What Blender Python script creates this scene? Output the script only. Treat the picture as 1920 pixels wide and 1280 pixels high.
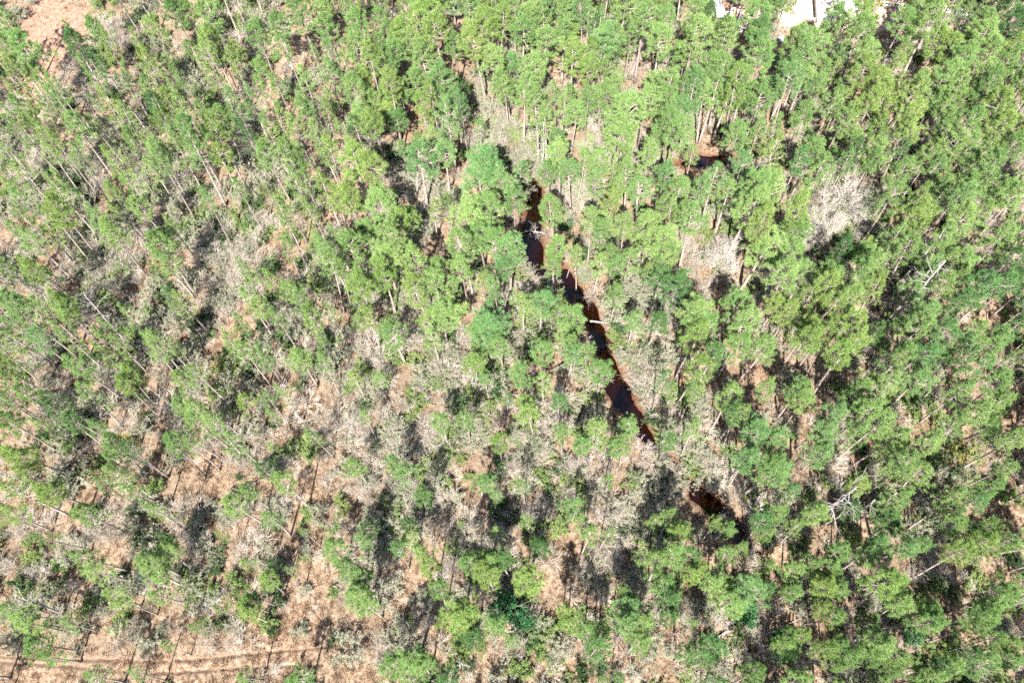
import bpy, math, random
import numpy as np
from mathutils import Matrix, Vector

# ---------------------------------------------------------------- camera, sky, sun, exposure
for o in list(bpy.data.objects):
    bpy.data.objects.remove(o, do_unlink=True)
scene = bpy.context.scene
COL = scene.collection
F, NADIR, H = 1600.0, (1010.0, 1375.0), 110.0      # focal length and vertical vanishing point in photo pixels, flying height in metres
SUN_EL, SHADOW_AZ = 53.0, 10.5                     # sun height, and where the shadows point (degrees clockwise from +Y)
EXPOSURE = 2.2

_n = np.array([NADIR[0] - 960, -(NADIR[1] - 640), -F]); _n /= np.linalg.norm(_n)
_up = -_n; _fw = np.array([0, 0, -1.0]); _yw = _fw - _up * _fw.dot(_up); _yw /= np.linalg.norm(_yw); _xw = np.cross(_yw, _up)
RM = np.array([_xw, _yw, _up])                     # world = RM @ camera

cam_data = bpy.data.cameras.new('camera')
cam = bpy.data.objects.new('camera', cam_data); COL.objects.link(cam)
cam_data.sensor_fit = 'HORIZONTAL'; cam_data.sensor_width = 36.0; cam_data.lens = 36.0 * F / 1920.0
cam_data.clip_start = 1.0; cam_data.clip_end = 6000.0
m4 = Matrix([[*RM[0], 0], [*RM[1], 0], [*RM[2], H], [0, 0, 0, 1]])
cam.matrix_world = m4
scene.camera = cam

world = bpy.data.worlds.new('World'); scene.world = world; world.use_nodes = True
wn = world.node_tree.nodes; wl = world.node_tree.links
wn.clear()
wo = wn.new('ShaderNodeOutputWorld'); bg = wn.new('ShaderNodeBackground'); sky = wn.new('ShaderNodeTexSky')
sky.sky_type = 'NISHITA'; sky.sun_disc = False
sky.sun_elevation = math.radians(SUN_EL); sky.sun_rotation = math.radians(180 + SHADOW_AZ)
bg.inputs['Strength'].default_value = 0.08
wl.new(sky.outputs[0], bg.inputs['Color']); wl.new(bg.outputs[0], wo.inputs['Surface'])

sun_data = bpy.data.lights.new('sun', 'SUN'); sun_data.energy = 5.0; sun_data.angle = math.radians(0.5); sun_data.color = (1.0, 0.955, 0.89)
sun = bpy.data.objects.new('sun', sun_data); COL.objects.link(sun)
_sd = Vector((math.sin(math.radians(SHADOW_AZ)) * math.cos(math.radians(SUN_EL)), math.cos(math.radians(SHADOW_AZ)) * math.cos(math.radians(SUN_EL)), -math.sin(math.radians(SUN_EL))))
sun.rotation_euler = _sd.to_track_quat('-Z', 'Y').to_euler(); sun.location = (0, -60, 150)

scene.view_settings.view_transform = 'Standard'; scene.view_settings.look = 'None'
scene.view_settings.exposure = EXPOSURE; scene.view_settings.gamma = 1.0; scene.view_settings.use_curve_mapping = False
scene.cycles.max_bounces = 4; scene.cycles.diffuse_bounces = 1; scene.cycles.glossy_bounces = 2
scene.cycles.transmission_bounces = 3; scene.cycles.transparent_max_bounces = 6
scene.cycles.caustics_reflective = False; scene.cycles.caustics_refractive = False
scene.cycles.use_denoising = False; scene.cycles.filter_width = 1.5
scene.cycles.use_adaptive_sampling = True; scene.cycles.adaptive_threshold = 0.022; scene.cycles.adaptive_min_samples = 24

rng = np.random.default_rng(20)
random.seed(20)

# ---------------------------------------------------------------- photo pixel <-> world
def at(px, py, z=0.0):
    """the world point at height z that is seen at a photo pixel"""
    px = np.asarray(px, float); py = np.asarray(py, float)
    d = np.stack([px - 960, -(py - 640), np.full(px.shape, -F)], -1) @ RM.T
    t = (z - H) / d[..., 2]
    return np.array([0, 0, H]) + d * t[..., None]

def seen(P):
    """photo pixels and depth of world points"""
    c = (np.asarray(P, float) - np.array([0, 0, H])) @ RM
    return 960 + F * c[..., 0] / -c[..., 2], 640 - F * c[..., 1] / -c[..., 2], -c[..., 2]

# ---------------------------------------------------------------- what stands where (read off the photograph)
TILES = [(0, 0), (640, 0), (1280, 0), (0, 430), (640, 430), (1280, 430), (0, 850), (640, 850), (1280, 850)]
ZS = 1905 / 640.0
PINE_MAP = ["5122567648 5144676778 4456645778 5655767678 5545677578 3434335467 4543414457",
            "6794877765 8884778767 8987378848 8677257578 8442163577 8445625566 7428816767",
            "5343666656 8589865886 8678766887 6667687876 3656676785 5764355674 7763266674",
            "4543423437 4523432336 5533533446 6435424434 4445235333 4453353432 5345265223",
            "7645547578 6666733346 4566666236 3444756136 2324454514 2423444323 2243435644",
            "4475355455 4465543466 6565634765 7666566765 5466656666 3535665565 4654665455",
            "5544112233 5343423442 1342422222 1244512222 4344423322 4333122222 2221110323",
            "3334334434 3443333346 3445424345 4556453125 5366544244 3445444452 3544213422",
            "4564545546 3564456546 4566556656 5666576566 5566566455 3266566654 3355676556"]
BRUSH_MAP = ["2024223521 2033344321 4233354221 3344332321 5455533521 6675664542 5465545642",
             "1101111122 0001211132 1012621342 1323752622 2557865643 1653253333 2571112433",
             "2221123232 1210122113 1321122122 3332222223 5223223333 3236734434 3238934335",
             "4566456546 4466556665 4455555555 4554444465 5555544555 6555544546 5655544466",
             "2354112531 5544234563 6654332563 8766353364 8876554355 8787566455 8866765445",
             "6626543433 4533334433 2323354223 2233343223 3333344333 5354334533 4344544333",
             "4443243534 3444445434 4454465334 3444444343 3444544333 2244444143 1111111223",
             "6565765564 6564666664 6545554554 5544343544 4533333434 5543433333 3333333332",
             "4344544332 5434544343 4333444333 4333433333 4433433433 4533333334 4443333333"]
def full_map(tiles):
    g = np.zeros((21, 30))
    for k, s in enumerate(tiles):
        r0, c0 = (k // 3) * 7, (k % 3) * 10
        for r, row in enumerate(s.split()):
            for c, ch in enumerate(row[:10]):
                g[r0 + r, c0 + c] = int(ch)
    return g
PMAP, BMAP = full_map(PINE_MAP), full_map(BRUSH_MAP)
def look(g, px, py):
    u = np.clip(np.asarray(px) / 64.0 - 0.5, 0, 28.999); v = np.clip(np.asarray(py) / 61.0 - 0.5, 0, 19.999)
    i = u.astype(int); j = v.astype(int); a = u - i; b = v - j
    return (g[j, i] * (1 - a) + g[j, i + 1] * a) * (1 - b) + (g[j + 1, i] * (1 - a) + g[j + 1, i + 1] * a) * b

# crowns: zoom-tile x, y, width, colour (g bright, y yellow-green, d deep, b bluish)
PINES = {
0: "140,270,200g 80,240,130g 30,270,130g 40,140,120g 420,190,110g 410,290,140d 130,390,110y 290,460,110g 230,420,110y 320,560,130g 130,610,110g 570,160,100g 600,390,140d 680,430,120g 500,400,120g 760,260,120y 800,330,130y 1130,270,150y 1170,230,110y 970,60,120d 1050,80,130g 1170,100,140g 860,140,120g 1440,210,130g 1540,170,140g 1690,90,170g 1820,120,130g 1850,270,120b 1600,250,120g 1830,390,160g 1700,430,140g 1380,530,150b 1300,580,130b 1460,440,120g 1570,480,110g 1000,490,120g 850,580,130d 930,580,110y 940,650,110y 1040,600,110g 1050,720,170g 1060,810,150g 960,800,130g 1240,680,130g 1200,720,120y 1370,720,130d 1540,640,110y 1500,720,100g 1660,690,150g 1700,600,130g 1800,760,140g 1620,840,120g 1500,860,120g 1840,850,150y 1800,1010,150y 1860,1080,140y 1740,1150,130y 1660,1030,110g 880,860,120g 850,950,120g 730,760,100g 640,890,130y 430,720,130g 400,880,110g 310,800,110y 250,740,130y 250,850,100g 300,660,110g 100,690,110g 40,620,110g 310,1050,120g 360,1030,110g 150,1150,120g 320,1190,140y 290,1240,110y 560,1210,130g 590,1260,120g 640,1110,110y 670,1160,100g 960,1260,110g 1140,1130,110g 1350,1070,100g 60,1040,100g 1600,1250,110g 1550,1130,100g 20,840,110g 120,1210,100g",
1: "470,110,200y 545,170,150y 120,150,130g 60,260,150g 160,330,130y 40,480,150g 300,300,140g 480,330,160g 430,480,150g 560,420,150b 640,560,110b 790,100,170y 870,130,140y 780,240,150y 1060,100,150g 1010,180,150g 1130,240,160g 1240,180,140g 1290,330,150y 1100,360,150g 1360,380,120y 1420,200,150b 1560,60,160g 1690,100,150g 1800,130,120g 1780,250,150g 1830,480,150g 1600,620,220g 1560,720,200g 1700,560,150g 1470,540,130g 1100,580,140g 1010,520,130g 820,330,130g 60,880,190y 150,960,170y 40,1050,150y 200,1130,170g 420,880,180b 830,900,230b 760,1000,240b 930,1000,200b 840,1120,230g 720,1160,200g 960,1140,150b 1230,880,170g 1300,960,150b 1150,960,130g 1200,1180,170g 1330,900,110g 1480,1100,130y 1620,940,160g 1700,870,150g 1800,960,160b 1860,1060,140g 1680,1240,180g 1400,1250,120g 1580,1040,110g",
2: "70,90,150g 60,200,150g 210,150,110d 420,100,160g 430,200,130d 640,200,160g 720,250,160g 860,110,140g 1010,80,150y 1000,200,150g 1000,300,140g 1230,130,140g 1400,120,170g 1680,150,170g 1640,210,180g 1700,290,150g 1440,250,130y 400,270,150b 150,330,170g 240,390,160g 60,500,150b 450,330,160g 600,380,150b 620,440,150b 680,300,140g 820,580,150g 1120,470,170y 1060,560,150y 1150,560,140y 1300,480,150g 1400,400,150g 1650,440,140g 1580,330,140g 1720,480,140g 1760,640,180y 1600,700,150g 1780,720,150y 1480,670,150g 1300,700,150y 900,650,140g 660,650,150g 420,560,140g 300,760,150g 720,850,180g 640,910,130b 760,930,150g 1080,870,150g 960,850,120d 430,1060,230g 360,1130,190g 520,1060,170g 330,940,140b 90,1000,150b 60,1240,150g 680,1190,140y 430,1230,140y 1230,950,140g 1180,1080,130g 1320,1160,160y 1600,1000,160g 1500,1100,150b 1720,950,160g 1780,1060,150g 1600,1230,150g 1820,850,120g 1860,120,120d",
3: "190,170,130y 230,230,120y 180,60,120g 620,30,120y 880,100,150g 920,170,130g 930,80,110g 1790,60,170g 1850,120,160g 1870,30,140g 1800,200,130g 1560,60,110g 1380,220,100g 1520,240,110y 80,430,140b 150,480,150g 100,520,130g 60,570,130g 200,600,140b 290,400,130y 350,430,120y 380,500,110g 330,570,120g 820,600,150g 830,660,120g 880,590,110g 700,460,90g 560,560,110g 570,640,110y 540,700,110y 430,740,130g 40,760,120y 20,840,110g 660,800,110y 680,870,110y 1110,790,120g 1000,870,90g 1000,980,90g 1080,1000,150g 1110,1060,160g 1170,1090,140g 1280,1150,120g 1050,1120,110g 1250,600,100g 1360,670,110g 1330,520,90g 1460,660,90g 1470,720,90g 1550,500,110g 1660,360,120g 1720,390,120g 1750,480,110y 1600,330,100g 1800,760,100g 1780,600,100g 1570,920,100g 1500,950,90g 1480,1040,80g 350,1000,130d 300,930,120d 450,920,120g 390,1090,110d 250,1080,120g 130,1220,150y 70,1220,110y 60,1080,130g 40,950,110g 150,900,100g 540,1100,110g 670,1190,130g 720,1230,120d 600,1220,110g 960,1230,110g 1060,1200,110g 940,620,80g 1000,440,80g 650,640,80g 870,240,90g",
4: "930,120,210b 860,60,170g 880,200,150b 700,120,160g 680,220,140g 240,150,180g 60,80,170g 280,60,150g 230,260,160y 400,180,140g 520,270,150g 440,330,150y 600,420,180g 560,500,140g 860,520,220b 830,600,190g 890,650,130g 1140,360,190b 1110,430,150g 1290,490,200g 1250,560,150g 1300,640,130g 1460,750,180g 1400,690,130g 1270,700,140b 1120,690,130g 1180,130,150g 1190,200,110g 740,730,130y 1640,480,130b 1750,490,120d 1830,60,200g 1780,130,150g 1460,60,130g 1330,130,100g 1850,300,150d 1000,830,120g 560,1080,110g 690,1080,110g 880,1190,110y 1070,1000,130y 1220,970,120b 1240,1160,100g 1570,1090,140g 1440,1110,140g 1520,1220,140g 1590,1200,130g 1330,1230,120g 300,590,150g 150,500,100y 130,1050,80g 1820,1170,120g",
5: "420,120,220g 600,140,200g 560,230,150g 60,460,160g 120,560,190g 40,620,170y 60,750,160y 330,540,170g 430,640,170g 580,470,140y 650,620,150y 700,540,130y 850,250,150g 1000,250,160g 920,330,150g 830,340,140y 1040,200,140g 1100,330,130y 900,120,110d 930,640,180y 900,710,150y 1090,580,100d 1290,560,150g 1390,460,150b 1450,560,170b 1320,700,150b 1230,720,120g 1330,840,160b 1650,560,140g 1740,600,140g 1560,670,130b 1620,780,130b 1550,890,140g 1740,860,130g 1750,950,120g 260,940,150g 300,1010,120g 320,1070,110d 430,1160,180b 380,1220,160b 520,1190,150b 660,880,150g 680,960,140g 800,1040,140b 980,920,150g 1000,1010,170g 1060,1090,150g 1140,1150,140g 780,1140,150b 760,1230,140b 1190,1200,130g 1370,1210,120g 1500,1100,130g 1640,1000,130g 1480,40,120g 1780,60,150g 1760,300,140b 1650,340,150b 1620,410,130g 1850,150,120d 1800,1180,130g 60,1130,120g 160,700,130d 470,900,100g 60,900,100g",
6: "80,200,170y 280,190,150y 150,80,150y 50,330,130y 660,130,130g 720,180,120g 850,320,110g 620,60,110g 480,330,120g 570,180,110g 1330,280,130g 1590,170,130g 1490,350,120g 1380,200,100g 480,560,140g 560,640,150g 820,600,150g 900,560,150g 880,680,150g 860,770,120g 630,800,130y 700,840,110y 160,950,150g 200,1060,140g 270,1130,120g 270,960,130g 380,950,110g 50,830,120g 110,880,120g 1380,830,120y 1370,890,110y 1440,800,90g 1100,960,70g 1200,870,80g 270,440,100g 500,1250,130g 740,1240,90g 1360,1240,120g 1650,1240,150g 1400,610,80g 1610,640,70g 1530,610,90d 920,1090,60g 1700,440,60g 1220,450,60y",
7: "100,700,170g 80,800,150g 150,850,130g 40,650,110g 360,1150,180g 290,1180,150g 450,1220,140g 600,1240,140d 490,650,140y 530,780,120g 640,930,210y 700,900,160y 730,1010,140d 780,620,160g 830,690,160y 740,560,130g 830,560,110g 920,590,130d 1050,720,180y 1020,690,100y 860,950,130g 1270,930,150y 1240,900,100y 1620,900,200b 1590,980,160b 1680,950,130g 1420,1080,150b 1380,1000,120g 1650,1060,150g 1830,560,170g 1780,620,140g 1860,440,160y 1840,350,130g 1760,380,110g 1360,470,110g 1020,180,90g 760,140,120b 870,420,90g 1840,820,130d 1850,900,110d 300,90,110g 80,70,110g 360,480,120g 430,250,110g 390,390,90d 120,490,110b 1090,490,130d 670,390,60g 1560,780,80g 1540,1230,90g",
8: "480,60,200g 560,110,150b 350,60,130b 1010,170,130y 580,210,100b 1190,230,130g 1240,70,150g 1180,130,110g 1330,140,150g 480,380,150b 560,360,140g 600,430,130g 440,420,110g 240,400,120g 180,400,90g 1480,300,130g 1620,230,140b 1720,210,120g 1780,60,110g 1500,400,120g 1640,510,150y 1750,500,120g 1600,440,100g 1300,480,130b 1200,520,130b 1060,560,130b 1000,580,120b 860,560,150g 800,620,140g 700,600,140g 600,640,150g 750,740,180y 850,790,150g 820,690,140g 620,760,140g 840,880,150g 740,880,130y 1100,690,180y 1130,740,130y 160,1090,160b 120,1150,110b 60,560,150b 80,620,130y 240,600,130g 310,580,130g 450,560,110g 1240,900,150g 1320,900,150g 1380,840,140g 1150,1080,200g 1220,1100,150g 1060,1020,140b 960,1100,150g 1180,1180,120g 870,1060,140g 760,1090,140y 830,1120,110g 1650,900,170g 1740,880,150g 1800,830,120g 1740,810,130g 1600,1000,120g 1500,1180,140g 1370,1170,140d 1450,1250,150g 1700,1220,170b 1830,1160,130b 1780,1090,120g 1600,1130,130d 1880,700,100g 1340,1230,130g 400,1250,110g 580,1250,140g 60,680,120y",
}
BARE = {
0: "480,1110,170 560,1000,130 160,930,130 60,900,120 1000,1000,160 700,900,130 1100,500,130 640,160,140 1440,1200,140 1370,830,120",
1: "930,560,170 980,690,150 740,740,110 870,760,120 290,840,110 900,450,120 990,880,100 430,1150,150 550,1190,120 310,1040,110 1650,400,130 1310,640,110 1400,770,100",
2: "620,1080,150 720,1180,130",
3: "640,320,160 550,280,120 780,300,130 330,900,110 1330,150,150 1400,60,160 1180,30,150 1850,350,120 1700,250,120",
4: "720,350,130 880,400,170 370,420,120 60,560,130 140,700,140 80,850,130 240,780,130 350,600,130 480,560,110 1000,600,110 1500,90,170 1380,60,120 620,300,120 570,780,130 730,1000,140 600,1000,120 380,1000,130 200,950,150 60,950,130 310,1120,130 60,1100,140 480,1230,130 780,1160,120 1020,1160,140 1130,1200,120 1400,1000,90 970,700,110",
5: "230,130,170 150,150,130 300,40,100 1330,20,130 1440,940,100 1050,640,110 800,30,100",
6: "70,430,120 1290,40,100",
7: "900,60,180 1030,120,150 1300,80,130 1020,330,140 600,60,130 480,130,110 60,180,120 1250,150,110 1560,500,150 1600,700,150 270,480,110 640,650,100 1330,640,130 200,330,110 1500,340,140 1650,490,150",
8: "290,140,130 1030,70,140 1300,230,110 1000,840,190 430,990,130 1080,860,150 900,1230,120"}
SHRUBS = {
3: "1010,660,100 1240,400,150 880,830,90 680,690,90 980,990,110 760,990,110 830,960,80 1690,800,120 1720,1100,100 640,950,90 1400,900,150 1640,560,120 1070,30,130",
4: "1740,840,130 1660,900,120 1700,720,120 1380,270,130 1530,480,110 640,680,150 540,680,120 430,880,110 620,950,100 980,840,120",
6: "960,40,120 1100,370,130 1130,520,130 1500,60,140 1290,370,100 1570,340,120 1700,760,100 1660,990,130 770,960,120 900,970,100 1300,960,120 1150,990,110 230,620,120 830,850,90 480,680,100 1020,330,90 1690,460,100",
7: "960,1050,130 1180,1170,80 580,1080,90 380,1000,120 1640,120,150 1380,280,90 1440,130,120 330,930,110",
8: "100,880,170 60,820,130 180,150,120 60,60,100"}
EVERGREENS = [(946, 1140, 62), (980, 1158, 50), (1394, 1139, 66), (1398, 1115, 48), (1471, 1203, 56), (1467, 1226, 40), (1713, 1189, 44), (84, 752, 28), (285, 190, 42), (1590, 470, 36)]
CREEK = [(930, 262, 8), (955, 282, 14), (980, 312, 18), (998, 340, 22), (1008, 362, 26), (1004, 392, 42), (997, 430, 46), (994, 470, 44), (1002, 502, 38), (1030, 515, 26),
         (1060, 512, 30), (1066, 532, 34), (1078, 556, 46), (1098, 575, 36), (1110, 592, 30), (1116, 612, 32), (1121, 635, 40), (1130, 660, 34), (1143, 682, 26), (1151, 705, 40),
         (1158, 728, 48), (1168, 748, 44), (1184, 772, 34), (1198, 795, 32), (1212, 815, 36), (1226, 838, 24), (1252, 858, 16), (1282, 888, 22), (1308, 925, 36), (1338, 948, 34),
         (1366, 975, 30), (1390, 1005, 32), (1412, 1025, 20), (1450, 1060, 12), (1500, 1110, 10), (1560, 1180, 10), (1640, 1300, 10)]
SIDE = [(1008, 352, 8), (1060, 346, 5), (1128, 332, 5), (1200, 318, 5), (1262, 305, 10), (1300, 300, 28), (1330, 301, 30), (1362, 300, 24), (1402, 296, 18), (1440, 276, 16), (1480, 258, 10), (1540, 232, 8)]
CLEAR = [  # open places: photo x, y, half-width, half-height
    (102, 52, 60, 58), (75, 140, 30, 36), (120, 118, 26, 22), (1380, 10, 28, 16), (1395, 78, 16, 22), (1508, 28, 50, 30), (1562, 5, 48, 30), (1640, 45, 30, 12),
    (1423, 722, 34, 46), (1192, 142, 22, 26), (862, 38, 14, 20), (150, 1243, 190, 24), (380, 1243, 200, 26), (540, 1190, 40, 60), (60, 1230, 60, 20),
    (1040, 950, 0, 0), (1058, 1050, 24, 50), (700, 1265, 60, 18), (400, 690, 22, 34), (300, 870, 26, 30), (370, 900, 34, 30), (560, 1000, 26, 34), (1725, 800, 22, 26), (1815, 1195, 22, 18), (640, 905, 0, 0), (780, 870, 18, 22)]

def zlist(d, letters=False):
    out = []
    for k, s in d.items():
        ox, oy = TILES[k]
        for t in s.split():
            c = t[-1] if letters else ''
            a = (t[:-1] if letters else t).split(',')
            out.append((ox + float(a[0]) / ZS, oy + float(a[1]) / ZS, float(a[2]) / ZS, c))
    return out

# ---------------------------------------------------------------- small helpers
def tag(o, label=None, cat=None, group=None, kind=None):
    for k, v in (('label', label), ('category', cat), ('group', group), ('kind', kind)):
        if v:
            o[k] = v
    return o

def make_mesh(name, V, Fc, mats=(), midx=None, smooth=None):
    V = np.ascontiguousarray(V, np.float32); Fc = np.ascontiguousarray(Fc, np.int32)
    me = bpy.data.meshes.new(name)
    n, k = Fc.shape
    me.vertices.add(len(V)); me.vertices.foreach_set('co', V.ravel())
    me.loops.add(n * k); me.loops.foreach_set('vertex_index', Fc.ravel())
    me.polygons.add(n); me.polygons.foreach_set('loop_start', np.arange(0, n * k, k, dtype=np.int32))
    me.polygons.foreach_set('loop_total', np.full(n, k, np.int32))
    for m in mats:
        me.materials.append(m)
    if midx is not None:
        me.polygons.foreach_set('material_index', np.ascontiguousarray(midx, np.int32))
    if smooth is not None:
        me.polygons.foreach_set('use_smooth', np.full(n, bool(smooth)) if np.isscalar(smooth) else np.ascontiguousarray(smooth, bool))
    me.update(calc_edges=True); me.validate()
    return me

def link(name, data, parent=None, loc=None, rot=None, scale=None):
    o = bpy.data.objects.new(name, data); COL.objects.link(o)
    if parent is not None: o.parent = parent
    if loc is not None: o.location = [float(v) for v in loc]
    if rot is not None: o.rotation_euler = rot
    if scale is not None: o.scale = scale
    return o

class Geo:
    """triangles gathered from several pieces"""
    def __init__(s): s.V, s.F, s.n = [], [], 0
    def add(s, v, f):
        v = np.asarray(v, float).reshape(-1, 3); f = np.asarray(f, int).reshape(-1, 3)
        s.V.append(v); s.F.append(f + s.n); s.n += len(v)
    def get(s):
        if not s.V: return np.zeros((0, 3)), np.zeros((0, 3), int)
        return np.concatenate(s.V), np.concatenate(s.F)

def unit(v): return v / np.maximum(np.linalg.norm(v, axis=-1, keepdims=True), 1e-9)

def prisms(p0, p1, r0, r1, sides=3):
    """a tapered prism along every segment p0->p1"""
    p0, p1 = np.asarray(p0, float), np.asarray(p1, float); r0, r1 = np.asarray(r0, float), np.asarray(r1, float)
    d = unit(p1 - p0); ref = np.where(np.abs(d[:, 2:3]) > .9, np.array([[1., 0, 0]]), np.array([[0, 0, 1.]]))
    u = unit(np.cross(d, ref)); w = np.cross(d, u); N = len(p0)
    a = np.arange(sides) * 2 * math.pi / sides
    ring = u[:, None] * np.cos(a)[None, :, None] + w[:, None] * np.sin(a)[None, :, None]
    V = np.concatenate([p0[:, None] + ring * r0[:, None, None], p1[:, None] + ring * r1[:, None, None]], 1)
    f = []
    for i in range(sides):
        j = (i + 1) % sides
        f += [(i, j, sides + j), (i, sides + j, sides + i)]
    Fc = np.array(f)[None] + (np.arange(N) * 2 * sides)[:, None, None]
    return V.reshape(-1, 3), Fc.reshape(-1, 3)

def tube(path, radii, sides=7):
    path = np.asarray(path, float); n = len(path)
    d = unit(np.gradient(path, axis=0)); ref = np.array([0., 1, 0]) if abs(d[0][2]) > .8 else np.array([0, 0, 1.])
    u = unit(np.cross(d, ref)); w = np.cross(d, u); a = np.arange(sides) * 2 * math.pi / sides
    V = path[:, None] + (u[:, None] * np.cos(a)[None, :, None] + w[:, None] * np.sin(a)[None, :, None]) * np.asarray(radii)[:, None, None]
    f = []
    for k in range(n - 1):
        for i in range(sides):
            j = (i + 1) % sides
            f += [(k * sides + i, k * sides + j, (k + 1) * sides + j), (k * sides + i, (k + 1) * sides + j, (k + 1) * sides + i)]
    V = np.concatenate([V.reshape(-1, 3), path[[0, -1]]]); b = n * sides
    for i in range(sides):
        j = (i + 1) % sides
        f += [(b, j, i), (b + 1, (n - 1) * sides + i, (n - 1) * sides + j)]
    return V, np.array(f)

def blades(r, C, A, R, nb, width, stiff=.7, flat=False, up=0.0):
    """nb pointed blades fanning out from each centre C about its axis A, R long; flat=True makes two-triangle leaves"""
    K = len(C)
    d = unit(r.normal(size=(K, nb, 3)) + A[:, None] * stiff)
    L = (R[:, None] * r.uniform(.6, 1.1, (K, nb)))[..., None]
    s = unit(np.cross(d, np.array([-.11, -.6, .8]) * up + r.normal(size=(K, nb, 3)))) * width
    o = C[:, None] + d * L * .12
    if flat:
        mid = o + d * L * .5
        V = np.stack([o, mid + s, o + d * L, mid - s], 2)
        Fc = np.array([[0, 1, 2], [0, 2, 3]])[None] + (np.arange(K * nb) * 4)[:, None, None]
    else:
        V = np.stack([o + s * .5, o - s * .5, o + d * L], 2)
        Fc = np.array([[0, 1, 2]])[None] + (np.arange(K * nb) * 3)[:, None, None]
    return V.reshape(-1, 3), Fc.reshape(-1, 3)

# ---------------------------------------------------------------- materials
def mat(name):
    m = bpy.data.materials.new(name); m.use_nodes = True
    nt = m.node_tree; nt.nodes.clear()
    return m, nt.nodes, nt.links
def node(N, t, **kw):
    n = N.new(t)
    for k, v in kw.items():
        if k.startswith('_'): setattr(n, k[1:], v)
        else: n.inputs[k.replace('__', ' ')].default_value = v
    return n
def rgb(c): return (c[0], c[1], c[2], 1.0)

def leaf_material(name, col, col2, trans=.3, gloss=0.0, rough=.5, tint=(1.15, 1.25, .6), brown=0.0):
    m, N, L = mat(name)
    out = N.new('ShaderNodeOutputMaterial')
    info = N.new('ShaderNodeObjectInfo'); geo = N.new('ShaderNodeNewGeometry')
    tc = N.new('ShaderNodeTexCoord')
    nz = node(N, 'ShaderNodeTexNoise', Scale=1.3, Detail=2.0); L.new(tc.outputs['Object'], nz.inputs['Vector'])
    rp = N.new('ShaderNodeMath'); rp.operation = 'ADD'; L.new(nz.outputs[0], rp.inputs[0]); L.new(info.outputs['Random'], rp.inputs[1])
    rm = N.new('ShaderNodeMapRange'); rm.inputs[1].default_value = .45; rm.inputs[2].default_value = 1.55; L.new(rp.outputs[0], rm.inputs[0])
    mx = N.new('ShaderNodeMix'); mx.data_type = 'RGBA'; L.new(rm.outputs[0], mx.inputs[0]); mx.inputs[6].default_value = rgb(col); mx.inputs[7].default_value = rgb(col2)
    hs = N.new('ShaderNodeHueSaturation'); L.new(mx.outputs[2], hs.inputs['Color'])
    vr = N.new('ShaderNodeMapRange'); vr.inputs[3].default_value = .75; vr.inputs[4].default_value = 1.28; L.new(geo.outputs['Random Per Island'], vr.inputs[0]); L.new(vr.outputs[0], hs.inputs['Value'])
    gt = N.new('ShaderNodeMath'); gt.operation = 'GREATER_THAN'; gt.inputs[1].default_value = 1 - brown; L.new(geo.outputs['Random Per Island'], gt.inputs[0])
    bm = N.new('ShaderNodeMix'); bm.data_type = 'RGBA'; L.new(gt.outputs[0], bm.inputs[0]); L.new(hs.outputs[0], bm.inputs[6]); bm.inputs[7].default_value = (.20, .135, .065, 1); hs = bm
    class _O: outputs = [bm.outputs[2]]
    hs = _O
    df = N.new('ShaderNodeBsdfDiffuse'); L.new(hs.outputs[0], df.inputs['Color'])
    tr = N.new('ShaderNodeBsdfTranslucent')
    tm = N.new('ShaderNodeMix'); tm.data_type = 'RGBA'; tm.blend_type = 'MULTIPLY'; tm.inputs[0].default_value = 1; L.new(hs.outputs[0], tm.inputs[6]); tm.inputs[7].default_value = rgb(tint); L.new(tm.outputs[2], tr.inputs['Color'])
    ms = N.new('ShaderNodeMixShader'); ms.inputs[0].default_value = trans; L.new(df.outputs[0], ms.inputs[1]); L.new(tr.outputs[0], ms.inputs[2])
    last = ms
    if gloss:
        gl = N.new('ShaderNodeBsdfGlossy'); gl.inputs['Roughness'].default_value = rough; gl.inputs['Color'].default_value = (1, 1, 1, 1)
        g2 = N.new('ShaderNodeMixShader'); g2.inputs[0].default_value = gloss; L.new(ms.outputs[0], g2.inputs[1]); L.new(gl.outputs[0], g2.inputs[2]); last = g2
    L.new(last.outputs[0], out.inputs['Surface'])
    return m

def rough_material(name, c1, c2, scale=6.0, rough=.9, bump=.3, detail=5.0, stretch=(1, 1, 1), per_object=.15):
    m, N, L = mat(name)
    out = N.new('ShaderNodeOutputMaterial'); bs = node(N, 'ShaderNodeBsdfPrincipled', Roughness=rough)
    bs.inputs['Specular IOR Level'].default_value = .2
    tc = N.new('ShaderNodeTexCoord'); mp = N.new('ShaderNodeMapping'); mp.inputs['Scale'].default_value = stretch
    L.new(tc.outputs['Object'], mp.inputs['Vector'])
    nz = node(N, 'ShaderNodeTexNoise', Scale=scale, Detail=detail); L.new(mp.outputs[0], nz.inputs['Vector'])
    cr = N.new('ShaderNodeValToRGB'); cr.color_ramp.elements[0].position = .33; cr.color_ramp.elements[1].position = .67
    cr.color_ramp.elements[0].color = rgb(c1); cr.color_ramp.elements[1].color = rgb(c2); L.new(nz.outputs[0], cr.inputs[0])
    info = N.new('ShaderNodeObjectInfo'); hs = N.new('ShaderNodeHueSaturation'); L.new(cr.outputs[0], hs.inputs['Color'])
    vr = N.new('ShaderNodeMapRange'); vr.inputs[3].default_value = 1 - per_object; vr.inputs[4].default_value = 1 + per_object
    L.new(info.outputs['Random'], vr.inputs[0]); L.new(vr.outputs[0], hs.inputs['Value']); L.new(hs.outputs[0], bs.inputs['Base Color'])
    if bump:
        bp = node(N, 'ShaderNodeBump', Strength=bump, Distance=.05); L.new(nz.outputs[0], bp.inputs['Height']); L.new(bp.outputs[0], bs.inputs['Normal'])
    L.new(bs.outputs[0], out.inputs['Surface'])
    return m

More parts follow.
